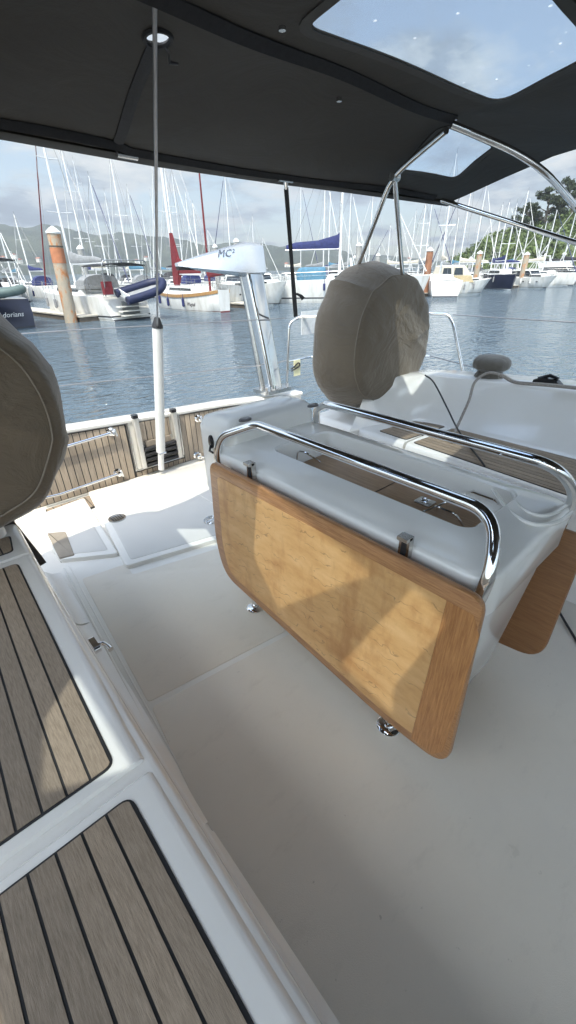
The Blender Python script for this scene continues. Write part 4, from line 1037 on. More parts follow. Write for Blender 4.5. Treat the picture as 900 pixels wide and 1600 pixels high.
def rig(par,L,st,xm,top,col='alu',boomcol='greycanvas',boom=True,spr=(.45,.72),furl=None,backstay=True,boomz=1.6,cover_h=.28,r=.085,swp=.0):
    zb=zdk(st,L,xm); m=MB().tube([(xm,0,zb-.1),(xm,0,zb+(top-zb)*.7),(xm,0,top)],[r,r*.95,r*.6],8).build('mast',col,par,world=False)
    for s in spr:
        z=zb+(top-zb)*s; w=.95*(1.15-s*.6); MB().tube([(xm-.12,-w,z+.03),(xm,0,z),(xm-.12,w,z+.03)],.028,6).build('spreader',col,m,world=False)
    wires=MB(); zd=lambda x:zdk(st,L,x)
    hb=st[7][1]*.92
    for s in (1,-1):
        z=zb+(top-zb)*spr[-1]; w=.95*(1.15-spr[-1]*.6)
        wires.tube([(xm-.1,s*hb,zb),(xm-.12,s*w,z+.03),(xm,0,top-.2)],.013,4)
    wires.tube([(L*.99,0,zd(L)),(xm+.05,0,top-.1)],.013,4)
    if backstay: wires.tube([(.15,0,zd(0)),(xm-.05,0,top)],.013,4)
    wires.build('rigging','greywire',par,world=False)
    if furl: MB().tube([(L*.97,0,zd(L)+.3),Vector((L*.97,0,zd(L)+.3)).lerp(Vector((xm+.1,0,top-.2)),.93)],[.055,.03],8).build('furled_sail',furl,par,world=False)
    MB().tube([(xm,-.03,top),(xm,-.03,top+.5)],.012,4).build('wind_instrument','black',m,world=False)
    if boom:
        bl=L*.36; z=zb+boomz
        b=MB().tube([(xm,0,z),(xm-bl,0,z-.04)],.07,8).build('boom','alu',par,world=False)
        if boomcol:
            pr=[[Vector((xm-.02-bl*k,.10*w*math.cos(a)+0,z+.0+ch*.5+(ch*.62)*math.sin(a))) for a in [2*math.pi*j/10 for j in range(10)]] for k,w,ch in ((0,.8,cover_h*2.4),(.06,1.2,cover_h*1.9),(.4,1.1,cover_h*1.2),(.8,.9,cover_h),(.98,.5,cover_h*.6))]
            MB().loft(pr).build('sail_cover',boomcol,b,world=False)
    return m
def hood(par,x0,x1,w,z,h,mat,name='sprayhood',win=False):
    n=10; loops=[]
    for k,(x,hh) in enumerate(((x0,.95),(x0+(x1-x0)*.5,1.0),(x0+(x1-x0)*.8,.75),(x1,.05))):
        loops.append([Vector((x,w/2*math.cos(math.pi*j/n)*(1 if k<3 else .85),z+h*hh*min(1,math.sin(math.pi*j/n)**.45+.001 if 0<j<n else 0))) for j in range(n+1)])
    return MB().loft(loops,True,False,0,closed=False).build(name,mat,par,world=False)
def awning(par,x0,x1,w,z,mat,ped,name='bimini'):
    n=6; L=[[Vector((x,-w/2+w*j/n,z+.14*math.sin(math.pi*j/n))) for j in range(n+1)]+[Vector((x,w/2-w*j/n,z-.05+.13*math.sin(math.pi*j/n))) for j in range(n+1)] for x in (x0,(x0+x1)/2,x1)]
    a=MB().loft(L).build(name,mat,par,world=False); t=MB()
    for x in (x0+.1,x1-.1): t.tube(fillet([(x*.6+(x0+x1)*.2,-w/2,ped),(x,-w/2,z-.05),(x,w/2,z-.05),(x*.6+(x0+x1)*.2,w/2,ped)],.2,4),.02,6)
    t.build('frame','steel_rough',a,world=False); return a
def rails(par,st,L,x0,x1,h=.6):
    t=MB(); xs=np.linspace(x0,x1,7)
    for s in (1,-1):
        yy=lambda x:s*float(np.interp(x/L,[q[0] for q in st],[q[1] for q in st]))*.95
        tops=[]
        for x in xs: p=Vector((x,yy(x),zdk(st,L,x))); t.tube([p,p+Vector((0,0,h))],.018,5); tops.append(p+Vector((0,0,h)))
        t.tube(tops,.014,5); t.tube([p-Vector((0,0,h*.45)) for p in tops],.009,4)
    p0=Vector((x0,float(np.interp(x0/L,[q[0] for q in st],[q[1] for q in st]))*.95,zdk(st,L,x0)+h)); t.tube([p0,Vector((p0.x-.02,-p0.y,p0.z))],.016,5)
    return t.build('guard_rail','steel_rough',par,world=False)
def masttop(o,xm,ytop):
    c=math.cos(o.rotation_euler.z); s=math.sin(o.rotation_euler.z); X=o.location.x+c*xm; Y=o.location.y+s*xm
    lo,hi=0,60
    for _ in range(40):
        m=(lo+hi)/2
        if Q((X,Y,m))[1]>ytop: lo=m
        else: hi=m
    return min(lo-WATER,21)
def placed(name,stern,bow,lab,cat,group=None):
    a=P(*stern,Z=WATER); b=P(*bow,Z=WATER); d=b-a
    o=empty(name,(a.x,a.y,WATER),math.atan2(d.y,d.x),lab,cat,group); return o,d.length
def atxy(x,y,D=None,rz=0,L=None):
    p=P(x,y,Z=WATER) if D is None else PD(x,y,D); return p
def dirpx(x,y=445):
    d=ray(x,y); return math.atan2(d[1],d[0])
def boatat(name,px,py,rel,L,lab,cat,group=None,D=None,frac=.5):
    p=P(px,py,Z=WATER) if D is None else PD(px,py,D)
    az=math.atan2(p.y,p.x); h=az+R_(rel); o=empty(name,(p.x-math.cos(h)*L*frac,p.y-math.sin(h)*L*frac,WATER),h,lab,cat,group); return o
def yacht_ex(o,L,B,Fb,style,hm,xm,ytop,**k):
    st=hull(o,L,B,Fb,style,hm,k.get('boot','boot'),k.get('stripe')); 
    h=masttop(o,xm,ytop); return st,h
# A navy yacht, stern towards us, dinghy on its stern arch
A=empty('sailing_yacht',(5.5,29.4,WATER),R_(94),'navy hulled yacht at the left edge, seen from astern, grey inflatable across its stern','yacht')
st,h=yacht_ex(A,12.5,4.1,1.45,'sail','navy',7.2,150)
trunk(A,st,12.5,3.6,9.4,2.6,1.5,.45); rig(A,12.5,st,7.2,h,furl='white',boomcol='greycanvas'); awning(A,.3,2.9,2.9,3.35,'blackcanvas',1.6); hood(A,3.2,4.8,2.5,1.9,.9,'blackcanvas'); rails(A,st,12.5,.4,11)
text_mesh('lettering','Adorians',.36,'letterw',A,(-.10,.35,.62),(0,-1,0),(.0,0,1),.01,.25)
dg=empty('inflatable_dinghy',(5.0,28.8,.72),R_(-8),'grey green inflatable dinghy hung across the stern of the navy yacht','dinghy','inflatable dinghies hung on sterns')
def dinghy(par,Ld,w,r,mt,floor='greycanvas'):
    o=MB().tube(curve([(-Ld/2,-w/2,0),(0,-w/2,0),(Ld*.32,-w*.42,.05),(Ld/2,0,.16),(Ld*.32,w*.42,.05),(0,w/2,0),(-Ld/2,w/2,0)],5),r,12).build('tube',mt,par,world=False)
    MB().loft([[Vector((-Ld/2+.1,-w/2,-.06)),Vector((-Ld/2+.1,0,-.3)),Vector((-Ld/2+.1,w/2,-.06))],[Vector((Ld*.2,-w/2,-.05)),Vector((Ld*.2,0,-.26)),Vector((Ld*.2,w/2,-.05))],[Vector((Ld*.45,-.05,.05)),Vector((Ld*.45,0,0)),Vector((Ld*.45,.05,.05))]]).build('hull',floor,par,world=False)
    MB().box((-Ld*.42,0,.05),(.06,w,.36)).build('stern_board','white',par,world=False,smooth=False)
dinghy(dg,3.2,1.3,.21,'greenrib')
# B white yacht with sugar scoop stern
Bt=empty('sailing_yacht',(12.6,29.0,WATER),R_(98),'white yacht with stepped stern and black bimini just right of the leaning rusty pile','yacht')
st,h=yacht_ex(Bt,11.8,3.9,1.35,'sail','white',6.6,150,stripe=(.22,.30,'boot'))
trunk(Bt,st,11.8,3.4,9.0,2.6,1.4,.5); rig(Bt,11.8,st,6.6,h,furl='red',boomcol='greycanvas',cover_h=.34,boomz=1.75); awning(Bt,-.1,2.4,2.9,3.05,'blackcanvas',1.45); hood(Bt,3.0,4.5,2.5,1.75,.85,'greycanvas'); rails(Bt,st,11.8,.3,10.6)
sp_=MB(); 
for k in range(3): sp_.box((-.10-.12*k,0,.80-.25*k),(.45,1.9-.1*k,.06))
sp_.build('stern_steps','gel2',Bt,world=False); MB().box((.02,0,.72),(.03,1.2,.75)).build('stern_recess','greycanvas',Bt,world=False)
MB().tube(fillet([(.1,-1.5,1.4),(-.2,-1.5,3.3),(-.2,1.5,3.3),(.1,1.5,1.4)],.3),.035,8).build('stern_arch','steel_rough',Bt,world=False)
o=MB().loft([[Vector((.0,1.0,1.5)),Vector((.3,1.0,1.5)),Vector((.3,1.0,2.2)),Vector((0,1.0,2.2))],[Vector((.0,1.55,1.5)),Vector((.3,1.55,1.5)),Vector((.3,1.55,2.2)),Vector((0,1.55,2.2))]]).build('lifebuoy_cover','red',Bt,world=False)
d2=empty('inflatable_dinghy',(13.2,28.2,.55),R_(2),'navy inflatable dinghy tilted on the stern of the white yacht by the rusty pile','dinghy','inflatable dinghies hung on sterns')
d2.rotation_euler=(R_(18),R_(-12),R_(0)); dinghy(d2,2.9,1.3,.24,'bluerib')
# C white classic with red sail covers
Cc,Lc=placed('classic_yacht',(352,488),(243,478),'white classic ketch with timber rubbing strake, red sail covers and red waterline','yacht')
Lc=min(max(Lc,8),10.5)
st,h=yacht_ex(Cc,Lc,3.1,1.15,'classic','white',Lc*.62,150,boot='redpaint')
trunk(Cc,st,Lc,Lc*.22,Lc*.72,1.9,1.2,.42)
rig(Cc,Lc,st,Lc*.62,h,'alu','red',furl='white',cover_h=.62,r=.12,boomz=1.25)
mz=zdk(st,Lc,Lc*.16); MB().tube([(Lc*.16,0,mz-.1),(Lc*.16,0,mz+7.5)],[.09,.05],8).build('mizzen_mast','red',Cc,world=False)
MB().loft([[Vector((Lc*.16+.05-k*2.0,.14*w*math.cos(a),mz+1.3+.28*w*math.sin(a))) for a in [2*math.pi*j/8 for j in range(8)]] for k,w in ((0,1.3),(.5,1),(1,.6))]).build('mizzen_cover','red',Cc,world=False)
# furled red headsail bundle hanging from the main mast
xm=Lc*.62; zb=zdk(st,Lc,xm)
MB().loft([[Vector((xm-.1,-.12,zb+4.0)),Vector((xm-.1,.12,zb+4.0)),Vector((xm-.2,.12,zb+4.0)),Vector((xm-.2,-.12,zb+4.0))],[Vector((xm+.1,-.2,zb+.7)),Vector((xm+.1,.2,zb+.7)),Vector((xm-.9,.2,zb+1.6)),Vector((xm-.9,-.2,zb+1.6))],[Vector((xm,-.1,zb+.15)),Vector((xm,.1,zb+.15)),Vector((xm-.35,.1,zb+.3)),Vector((xm-.35,-.1,zb+.3))]]).build('furled_mainsail','red',Cc,world=False)
# timber strake following the sheer
for s in (1,-1):
    L_=[]
    for t,b,z in st[:-1]:
        L_.append([Vector((t*Lc+dx,s*(b*1.02+dy),z-.12+dz)) for dx,dy,dz in ((0,0,-.11),(0,.05,-.10),(0,.05,.10),(0,0,.11))])
    MB().loft(L_).build('rubbing_strake','wooddeck',Cc,world=False)
rails(Cc,st,Lc,.4,Lc*.93)
text_mesh('lettering','Wagtail',.36,'lettern',Cc,(2.55,1.60,.42),(-1,0,0),(0,0,1),.01,.3) 
# D and E motor cruisers
def cruiser(o,L,B,Fb,arch=True,canvas=None,fly=False,hm='white',stripe=None):
    st=hull(o,L,B,Fb,'motor',hm,'boot',stripe)
    z=zdk(st,L,L*.4); 
    trunk(o,st,L,L*.40,L*.86,B*.74,B*.34,.55,win=True,name='foredeck_cabin')
    c=MB(); w=B*.74
    c.loft([[Vector((x,s*ww/2,zz)) for x,s,ww,zz in ((L*.18,-1,w,z),(L*.62,-1,w*.86,z+.4),(L*.62,1,w*.86,z+.4),(L*.18,1,w,z))],[Vector((x,s*ww/2,zz)) for x,s,ww,zz in ((L*.18,-1,w*.95,z+1.0),(L*.56,-1,w*.8,z+1.05),(L*.56,1,w*.8,z+1.05),(L*.18,1,w*.95,z+1.0))]])
    w_=c.build('windscreen_house','glass',o,world=False,smooth=False)
    MB().loft([[Vector((x,s*w*.47,z+1.0)) for x,s in ((L*.12,-1),(L*.575,-1),(L*.575,1),(L*.12,1))],[Vector((x,s*w*.45,z+1.16)) for x,s in ((L*.13,-1),(L*.54,-1),(L*.54,1),(L*.13,1))]]).build('roof','white',o,world=False)
    for s in (1,-1): MB().tube(fillet([(L*.62,s*w*.43,z+.4),(L*.555,s*w*.4,z+1.04),(L*.18,s*w*.475,z+1.0)],.1),.05,6).build('window_post','white',o,world=False)
    if fly:
        MB().loft([[Vector((x,s*w*.42,zz)) for x,s,zz in ((L*.14,-1,z+1.15),(L*.50,-1,z+1.15),(L*.50,1,z+1.15),(L*.14,1,z+1.15))],[Vector((x,s*w*.44,zz)) for x,s,zz in ((L*.13,-1,z+1.75),(L*.44,-1,z+1.8),(L*.44,1,z+1.8),(L*.13,1,z+1.75))]]).build('flybridge','white',o,world=False)
    if arch:
        zz=z+(1.8 if fly else 1.1); t=MB()
        for s in (1,-1): t.loft([[Vector((L*.16+dx,s*B*.40+dy,zz-1.0)) for dx,dy in ((-.3,-.05),(.3,-.05),(.3,.05),(-.3,.05))],[Vector((L*.10+dx,s*B*.33+dy,zz+.95)) for dx,dy in ((-.2,-.04),(.15,-.04),(.15,.04),(-.2,.04))]])
        t.box((L*.10,0,zz+1.0),(.4,B*.70,.10)); t.build('radar_arch','white',o,world=False)
        MB().loft([[Vector((L*.10+.22*k*math.cos(a),.22*k*math.sin(a),zz+1.05+dz)) for a in [2*math.pi*j/12 for j in range(12)]] for k,dz in ((.6,0),(1,.1),(1,.22),(.5,.32))]).build('radar_dome','white',o,world=False)
    if canvas: 
        MB().loft([[Vector((x,s*w*.5,z-.05)) for x,s in ((.1,-1),(L*.19,-1),(L*.19,1),(.1,1))],[Vector((x,s*w*.47,z+1.15)) for x,s in ((.5,-1),(L*.19,-1),(L*.19,1),(.5,1))]]).build('cockpit_enclosure',canvas,o,world=False,smooth=False)
    rails(o,st,L,L*.45,L*.95,.55)
    for k in (.55,.66,.77):
        for s in (1,-1):
            b=float(np.interp(k,[q[0] for q in st],[q[1] for q in st]))*.965
            MB().loft([[Vector((L*k+.16*math.cos(a)-.02*L,s*(b+d_),Fb*.68+.07*math.sin(a))) for a in [2*math.pi*j/12 for j in range(12)]] for d_ in (-.05,.03)]).build('porthole','glass',o,world=False)
    return st
Dm=boatat('motor_cruiser',372,476,158,9.5,'white motor cruiser half hidden behind the polished lifting arm','motorboat'); cruiser(Dm,9.5,3.1,1.5,False,'greycanvas')
Em=boatat('motor_cruiser',410,473,-148,9.5,'white motor cruiser with flared bow pointing right, just right of the lifting arm','motorboat'); cruiser(Em,9.5,3.2,1.55,False,None,hm='white')
# F long white yacht
Fy,LF=placed('sailing_yacht',(438,472),(600,470),'long white yacht with navy sail cover and light blue cockpit cover','yacht'); LF=13.5
st,h=yacht_ex(Fy,LF,4.1,1.75,'sail','white',LF*.36+.6,150,stripe=(.35,.45,'boot'))
trunk(Fy,st,LF,4.2,9.8,2.8,1.5,.4); rig(Fy,LF,st,5.4,masttop(Fy,5.4,150),'white','navycanvas',cover_h=.5,boomz=2.3,furl='white',r=.13); rails(Fy,st,LF,.3,12.6)
zc=zdk(st,LF,2.5); MB().loft([[Vector((v.x,v.y,zc+z)) for v in rrect(1.6-k,4.2+k*.3,-1.4-k,1.4+k,.4,0)] for k,z in ((0,-.05),(.05,.5),(-.15,.9),(-.5,1.0))]).build('cockpit_cover','bluecanvas',Fy,world=False)
# more individual boats to the right
Gm=boatat('motor_cruiser',592,452,-120,10.5,'white flybridge motor cruiser with radar arch showing above the covered wheel','motorboat'); cruiser(Gm,10.5,3.4,1.6,True,'blackcanvas',True)
Hs=boatat('sailing_yacht',652,458,20,9.5,'white yacht moored directly left of the brown pile beside the covered wheel','yacht')
st=hull(Hs,9.5,3.2,1.2,'sail','white'); trunk(Hs,st,9.5,2.6,7,2.1,1.2,.45); rig(Hs,9.5,st,5.4,masttop(Hs,5.4,312),boomcol='greycanvas',furl='white'); rails(Hs,st,9.5,.3,8.8)
H2=boatat('sailing_yacht',684,460,8,10,'white yacht with plain square stern just right of the reddish brown pile','yacht')
st=hull(H2,10,3.3,1.45,'motor','white'); trunk(H2,st,10,2.6,7.4,2.2,1.2,.45); rig(H2,10,st,5.6,masttop(H2,5.6,240),boomcol='cream',furl='white'); 
Im=boatat('motor_cruiser',722,458,-68,7.6,'white motor cruiser with a tan and cream canvas cockpit enclosure','motorboat'); st=hull(Im,7.6,2.8,1.25,'motor','white')
trunk(Im,st,7.6,3.6,6.4,2.0,1.1,.4,name='foredeck_cabin')
z=zdk(st,7.6,3)
MB().loft([[Vector((x,s*1.3,z-.05)) for x,s in ((.5,-1),(4.9,-1),(4.9,1),(.5,1))],[Vector((x,s*1.3,z+.75)) for x,s in ((.5,-1),(4.5,-1),(4.5,1),(.5,1))]]).build('lower_canvas','tan',Im,world=False,smooth=False)
MB().loft([[Vector((x,s*1.29,z+.75)) for x,s in ((.5,-1),(4.5,-1),(4.5,1),(.5,1))],[Vector((x,s*1.15,z+1.75)) for x,s in ((.8,-1),(3.7,-1),(3.7,1),(.8,1))],[Vector((x,s*.9,z+1.9)) for x,s in ((1,-1),(3.5,-1),(3.5,1),(1,1))]]).build('upper_canvas','cream',Im,world=False,smooth=False)
for s in (1,-1):
    for xa in (.9,2.3): MB().loft([[Vector((xa,s*(1.29+.03+q),z+.85)),Vector((xa+1.1,s*(1.29+.03+q),z+.85)),Vector((xa+1.0,s*(1.17+.06+q),z+1.6)),Vector((xa+.1,s*(1.17+.06+q),z+1.6))] for q in (-.03,.01)]).build('clear_panel','glass',Im,world=False,smooth=False)
Km=boatat('sailing_yacht',778,451,-158,8.8,'small navy hulled yacht with white deck, between two brown piles on the right','yacht'); st=hull(Km,8.8,3.0,1.5,'sail','navy','white'); trunk(Km,st,8.8,2.4,6.4,2.2,1.3,.7,wmat='glass'); rig(Km,8.8,st,5.0,masttop(Km,5.0,318),boomcol='navycanvas'); rails(Km,st,8.8,.4,8.0)
Lm=boatat('motor_cruiser',828,449,-130,9.2,'white motor cruiser with rounded hull nearest the right pile','motorboat'); cruiser(Lm,9.2,3.1,1.25,True,'tan')
Mm=boatat('motor_cruiser',884,444,-125,11.5,'large white flybridge cruiser at the right edge under the pine hill','motorboat'); cruiser(Mm,11.5,3.7,1.6,True,None,True)
M2=boatat('motor_cruiser',868,441,-150,10,'white cruiser with raked bow tucked behind the large flybridge cruiser','motorboat',D=92); cruiser(M2,10,3.3,1.6,False,'cream')
for o in (Dm,Em,Gm,Im,Lm,Mm,M2): o.scale=(.9,.9,.86)
# ---- packed rows behind: one prototype of each kind, copied
def proto_sail(L,B,Fb,boomcol,hood_,seed,nspr):
    o=empty('sailing_yacht',(0,0,0),0,'x','yacht','masts and hulls packed in the rows behind'); st=hull(o,L,B,Fb,'sail',('white','white','white','white','white')[seed])
    trunk(o,st,L,L*.25,L*.72,B*.66,B*.35,.45); rig(o,L,st,L*.55,15,'white' if seed%2 else 'alu',boomcol,spr=nspr,furl='white' if seed!=2 else 'navycanvas',r=.085); 
    if hood_: hood(o,L*.24,L*.36,B*.66,Fb*1.1,1.05,hood_)
    rails(o,st,L,.3,L*.9); return o
protos=[proto_sail(9,3,1.15,'greycanvas','blackcanvas',0,(.5,)),proto_sail(10.5,3.3,1.25,'navycanvas','navycanvas',1,(.35,.68)),proto_sail(11.5,3.6,1.35,'cream',None,2,(.4,.72)),proto_sail(10,3.2,1.2,'bluecanvas','greycanvas',3,(.55,)),proto_sail(12,3.7,1.4,'blackcanvas','blackcanvas',4,(.33,.6,.82))]
PL=[9,10.5,11.5,10,12]
masts=[(17,355,62),(26,392,95),(46,335,70),(-8,345,60),(-30,250,64),(137,222,66),(150,250,92),(168,275,58),(186,300,84),(203,235,62),(220,293,76),(236,320,96),(252,300,110),(277,258,60),(287,262,78),(303,300,88),(312,318,72),(330,360,104),(362,266,70),(398,338,86),(412,372,110),(470,285,98),(505,270,66),(513,300,80),(530,330,96),(543,296,72),(556,345,120),(575,300,90),(590,375,118),(604,352,84),(618,340,105),(640,330,92),(662,316,70),(690,345,98),(704,340,84),(716,250,74),(737,286,80),(752,360,110),(766,320,76),(775,316,88),(799,298,84),(812,345,104),(836,345,92),(847,328,82),(858,355,112),(876,322,86),(889,316,96),(905,300,90)]
words={0:'grey sail cover',1:'navy sail cover',2:'cream sail cover',3:'light blue sail cover',4:'black sail cover'}
used=set(); rn=random.Random(12); bgs=[]
for i,(x,yt,D) in enumerate(masts):
    k=(i*3+i//5)%5
    if k in used: o=copy_tree(protos[k])
    else: o=protos[k]; used.add(k)
    L=PL[k]; p=PD(x,424,D); az=math.atan2(p.y,p.x); h=R_(95)+rn.choice((0,math.pi))+rn.uniform(-.06,.06); xm=L*.55
    o.rotation_euler=(0,0,h); o.location=(p.x-math.cos(h)*xm,p.y-math.sin(h)*xm,WATER)
    H_=masttop(o,xm,yt); f=H_/15
    for ch in [c for c in bpy.data.objects if c.parent==o]:
        b=ch.name.split('.')[0]
        if b in('mast','rigging','furled_sail'): ch.scale=(1,1,f)
    zone=0 if x<385 else 1 if x<560 else 2 if x<670 else 4 if x>740 else 3
    side='left of the lifting arm' if x<385 else ('between lifting arm and covered wheel' if x<560 else ('above the covered wheel' if x<670 else 'before the wooded hill' if x>740 else 'right of the covered wheel'))
    bgs.append((zone,x,o,words[k],side))
ordn='first second third fourth fifth sixth seventh eighth ninth tenth eleventh twelfth thirteenth fourteenth fifteenth sixteenth seventeenth eighteenth nineteenth twentieth'.split()
for z_ in range(5):
    for n_,(zo,x,o,wd_,side) in enumerate(sorted([b for b in bgs if b[0]==z_],key=lambda b:b[1])):
        o['label']='yacht with %s, %s mast from left %s'%(wd_,ordn[n_],side)
# ---- piles
def pile(px,yb,yt,r,mat,lab,lean=None,grp='mooring piles with white caps',capc='white',D=None):
    b=P(px,yb,Z=WATER) if D is None else PD(px,yb,D); b.z=WATER
    lo,hi=0,20
    for _ in range(30):
        m=(lo+hi)/2
        if Q((b.x,b.y,m))[1]>yt: lo=m
        else: hi=m
    t=empty('mooring_pile',tuple(b),0,lab,'pile',grp); top=Vector((b.x,b.y,m))
    if lean is not None: D2=math.hypot(b.x,b.y); q=ray(lean,yt); s=D2/math.hypot(q[0],q[1]); top=Vector((q[0]*s,q[1]*s,H+q[2]*s))
    bb=b+Vector((0,0,-1.2)); d_=(top-b).normalized()
    MB().tube([bb,b,b.lerp(top,.5),top-d_*.25],r,16).build('shaft',mat,t)
    MB().tube([top-d_*.25,top-d_*.17,top+d_*.02,top+d_*.12],[r*1.12,r*1.15,r*.55,.03],16).build('cap','white',t); return t,b,top,d_
t,b,top,d_=pile(112,504,357,.36,'pile','thick leaning rust stained pile with orange band and white cap, on the left',lean=82)
k0=top-d_*.95; MB().tube([k0,k0-d_*.75],.375,16).build('orange_band','orange',t); MB().tube([k0+d_*.12,k0+d_*.04],.372,16).build('dark_band','dock',t)
pile(143,470,385,.30,'pilegrey','grey pile with white cap left of the black bimini of the stepped stern yacht',D=52)
pile(343,470,383,.28,'pilegrey','slim grey pile with white cap just above the sloping top of the lifting arm head',D=56)
pile(375,470,374,.30,'pilegrey','grey pile whose white cap peeps over the right end of the lifting arm head',D=50)
pile(557,455,381,.34,'pilegrey','tall grey pile with white cap standing left of the steel canopy tube',D=58)
pile(587,450,397,.32,'pilegrey','shorter grey pile with white cap between the two steel canopy tubes',D=74)
pile(663,463,388,.33,'pilebrown','reddish brown timber pile with white cap just right of the covered wheel')
pile(740,452,393,.34,'pile','brown orange pile with white cap beside the tan enclosure cruiser',D=66)
pile(812,449,395,.36,'pile','brown and grey pile with white cap in front of the right hill')
pile(728,450,402,.30,'pilegrey','pale pile half hidden behind the mast group left of the brown orange pile',D=90)
pile(780,446,403,.30,'pilegrey','pale grey pile behind the navy hulled small yacht',D=95)
pile(869,446,395,.30,'pilegrey','pale grey pile in front of the dark pine hill',D=96)
pile(883,446,405,.30,'pilegrey','short pale grey pile nearest the right photo edge',D=104)
# ---- floating docks
def dock(a,b,w,lab):
    a=Vector(a);b=Vector(b); d_=(b-a); L=d_.length; o=empty('floating_dock',(a.x,a.y,WATER),math.atan2(d_.y,d_.x),lab,'dock','floating docks')
    MB().box((L/2,0,.02),(L,w,.5)).build('float','dock',o,world=False,smooth=False); MB().box((L/2,0,.31),(L+.1,w+.12,.08)).build('walkway','dockedge',o,world=False,smooth=False)
    return o
pz=P(125,503,Z=WATER); dock((pz.x+.6,pz.y-.2,0),(pz.x-1.6,pz.y+22,0),1.3,'narrow timber finger dock ending at the leaning rusty pile')
pz=P(392,482,Z=WATER); dock((pz.x+.5,pz.y-.5,0),(pz.x+.2,pz.y+14,0),1.6,'dark finger dock between the classic ketch and the lifting arm')
pz=P(670,463,Z=WATER); dock((pz.x-.8,pz.y,0),(pz.x-1,pz.y+16,0),1.4,'finger dock behind the reddish brown pile')
pz=P(806,450,Z=WATER); dock((pz.x,pz.y,0),(pz.x,pz.y+16,0),1.4,'finger dock beside the brown and grey pile on the right')
# =================================================================== AIR
def hazebox():
    o=MB().box((0,900,80),(4900,3200,166)).build('haze','white',None,smooth=False); o.name='haze'; o['kind']='stuff'; o['label']='thin pale sea haze over the harbour'; 
    m=bpy.data.materials.new('haze air'); m.use_nodes=True; nt=m.node_tree; nt.nodes.clear(); out=nt.nodes.new('ShaderNodeOutputMaterial'); v=nt.nodes.new('ShaderNodeVolumePrincipled')
    v.inputs['Color'].default_value=(.86,.91,1,1); v.inputs['Density'].default_value=HAZE; v.inputs['Anisotropy'].default_value=.3
    nt.links.new(v.outputs[0],out.inputs['Volume']); o.data.materials.clear(); o.data.materials.append(m)
    # box: 1 m under the water sheet
    for vv in o.data.vertices: vv.co.z = (WATER-1.0-2.0) if vv.co.z<50 else 330.0
    return o
HAZE=.00040
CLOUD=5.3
hazebox()
# =================================================================== LIGHT
SUN=Vector((-.50,-.31,1)).normalized()       # towards the sun
el=math.asin(SUN.z); azm=math.atan2(SUN.x,SUN.y)
sd=bpy.data.lights.new('sun','SUN'); sd.energy=3.6; sd.angle=R_(.6); sd.color=(1,.93,.84)
so=bpy.data.objects.new('sun',sd); COL.objects.link(so); so.rotation_euler=SUN.to_track_quat('Z','Y').to_euler()
wd=bpy.data.worlds.new('World'); scene.world=wd; wd.use_nodes=True; nt=wd.node_tree; bg=nt.nodes['Background']
sky=nt.nodes.new('ShaderNodeTexSky'); sky.sky_type='NISHITA'; sky.sun_disc=False; sky.sun_elevation=el; sky.sun_rotation=azm; sky.air_density=1.0; sky.dust_density=1.2
tc=nt.nodes.new('ShaderNodeTexCoord'); sep=nt.nodes.new('ShaderNodeSeparateXYZ'); lk(nt,tc.outputs['Generated'],sep.inputs[0])
def math_(op,a,b=None,c=None):
    n=nt.nodes.new('ShaderNodeMath'); n.operation=op
    for i,v in enumerate((a,b,c)):
        if v is None: continue
        if isinstance(v,(int,float)): n.inputs[i].default_value=v
        else: lk(nt,v,n.inputs[i])
    return n.outputs[0]
zc_=math_('MAXIMUM',sep.outputs[2],0.0); den=math_('ADD',zc_,.16)
cx=math_('DIVIDE',sep.outputs[0],den); cy=math_('DIVIDE',sep.outputs[1],den)
cmb=nt.nodes.new('ShaderNodeCombineXYZ'); lk(nt,cx,cmb.inputs[0]); lk(nt,cy,cmb.inputs[1])
def cn_(scale,det,rough,off=(0,0,0)):
    mp=nt.nodes.new('ShaderNodeMapping'); mp.inputs['Location'].default_value=off; n=nt.nodes.new('ShaderNodeTexNoise'); n.inputs['Scale'].default_value=scale; n.inputs['Detail'].default_value=det; n.inputs['Roughness'].default_value=rough
    lk(nt,cmb.outputs[0],mp.inputs[0]); lk(nt,mp.outputs[0],n.inputs['Vector']); return n.outputs['Fac']
n1=cn_(1.0,9,.60,(2.3,.4,0)); n2=cn_(1.6,8,.6,(5.1,7.7,0))
cov=ramp(nt,n1,[(.455,(0,0,0)),(.56,(1,1,1))])
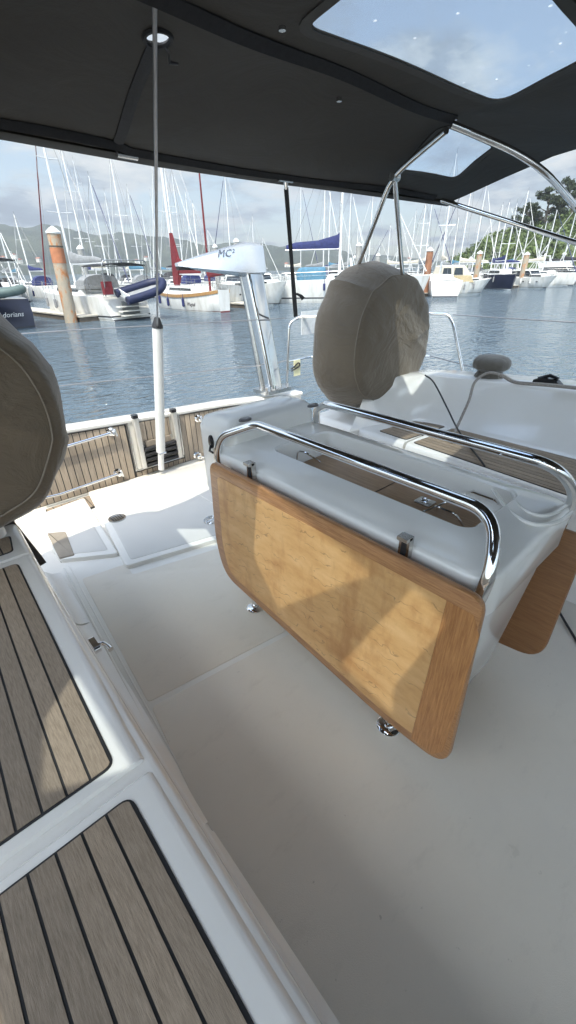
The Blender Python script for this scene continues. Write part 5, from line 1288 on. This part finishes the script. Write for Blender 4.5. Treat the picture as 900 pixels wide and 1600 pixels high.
shade=ramp(nt,n2,[(.36,(.17,.225,.32)),(.46,(.31,.39,.50)),(.52,(.72,.77,.82)),(.62,(1.0,1.0,1.0))])
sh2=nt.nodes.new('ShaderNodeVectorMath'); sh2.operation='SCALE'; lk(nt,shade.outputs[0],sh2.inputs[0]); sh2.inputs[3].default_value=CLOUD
mxs=nt.nodes.new('ShaderNodeMix'); mxs.data_type='RGBA'; lk(nt,cov.outputs[0],mxs.inputs[0]); lk(nt,sky.outputs[0],mxs.inputs[6]); lk(nt,sh2.outputs[0],mxs.inputs[7])
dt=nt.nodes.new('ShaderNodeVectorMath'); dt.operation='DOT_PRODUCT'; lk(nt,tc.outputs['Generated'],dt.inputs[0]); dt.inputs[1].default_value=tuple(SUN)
gl_=math_('MAXIMUM',dt.outputs['Value'],0.0); gl2=math_('POWER',gl_,2.0); gl3=math_('MULTIPLY_ADD',gl2,5.4,1.0)  # sky raised towards the sun, out of view, as added fill for the cockpit
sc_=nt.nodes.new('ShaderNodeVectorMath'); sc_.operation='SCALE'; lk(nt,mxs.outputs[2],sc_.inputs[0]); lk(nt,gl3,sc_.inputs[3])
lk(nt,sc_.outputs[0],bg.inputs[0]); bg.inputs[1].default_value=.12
# =================================================================== CAMERA
cd=bpy.data.cameras.new('camera'); co=bpy.data.objects.new('camera',cd); COL.objects.link(co); scene.camera=co
cd.sensor_fit='VERTICAL'; cd.sensor_height=36; cd.lens=36*F/1600; cd.clip_start=.03; cd.clip_end=6000
Mx=Matrix([[CR[0],CU[0],-CF[0],0],[CR[1],CU[1],-CF[1],0],[CR[2],CU[2],-CF[2],H],[0,0,0,1]]); co.matrix_world=Mx
scene.view_settings.view_transform='Standard'; scene.view_settings.look='None'; scene.view_settings.exposure=.60
scene.view_settings.use_white_balance=True; scene.view_settings.white_balance_temperature=6950; scene.view_settings.white_balance_tint=4; scene.view_settings.gamma=1
scene.render.engine='CYCLES'; scene.cycles.max_bounces=12; scene.cycles.diffuse_bounces=7; scene.cycles.transparent_max_bounces=12; scene.cycles.volume_bounces=0
scene.render.resolution_x=576; scene.render.resolution_y=1024
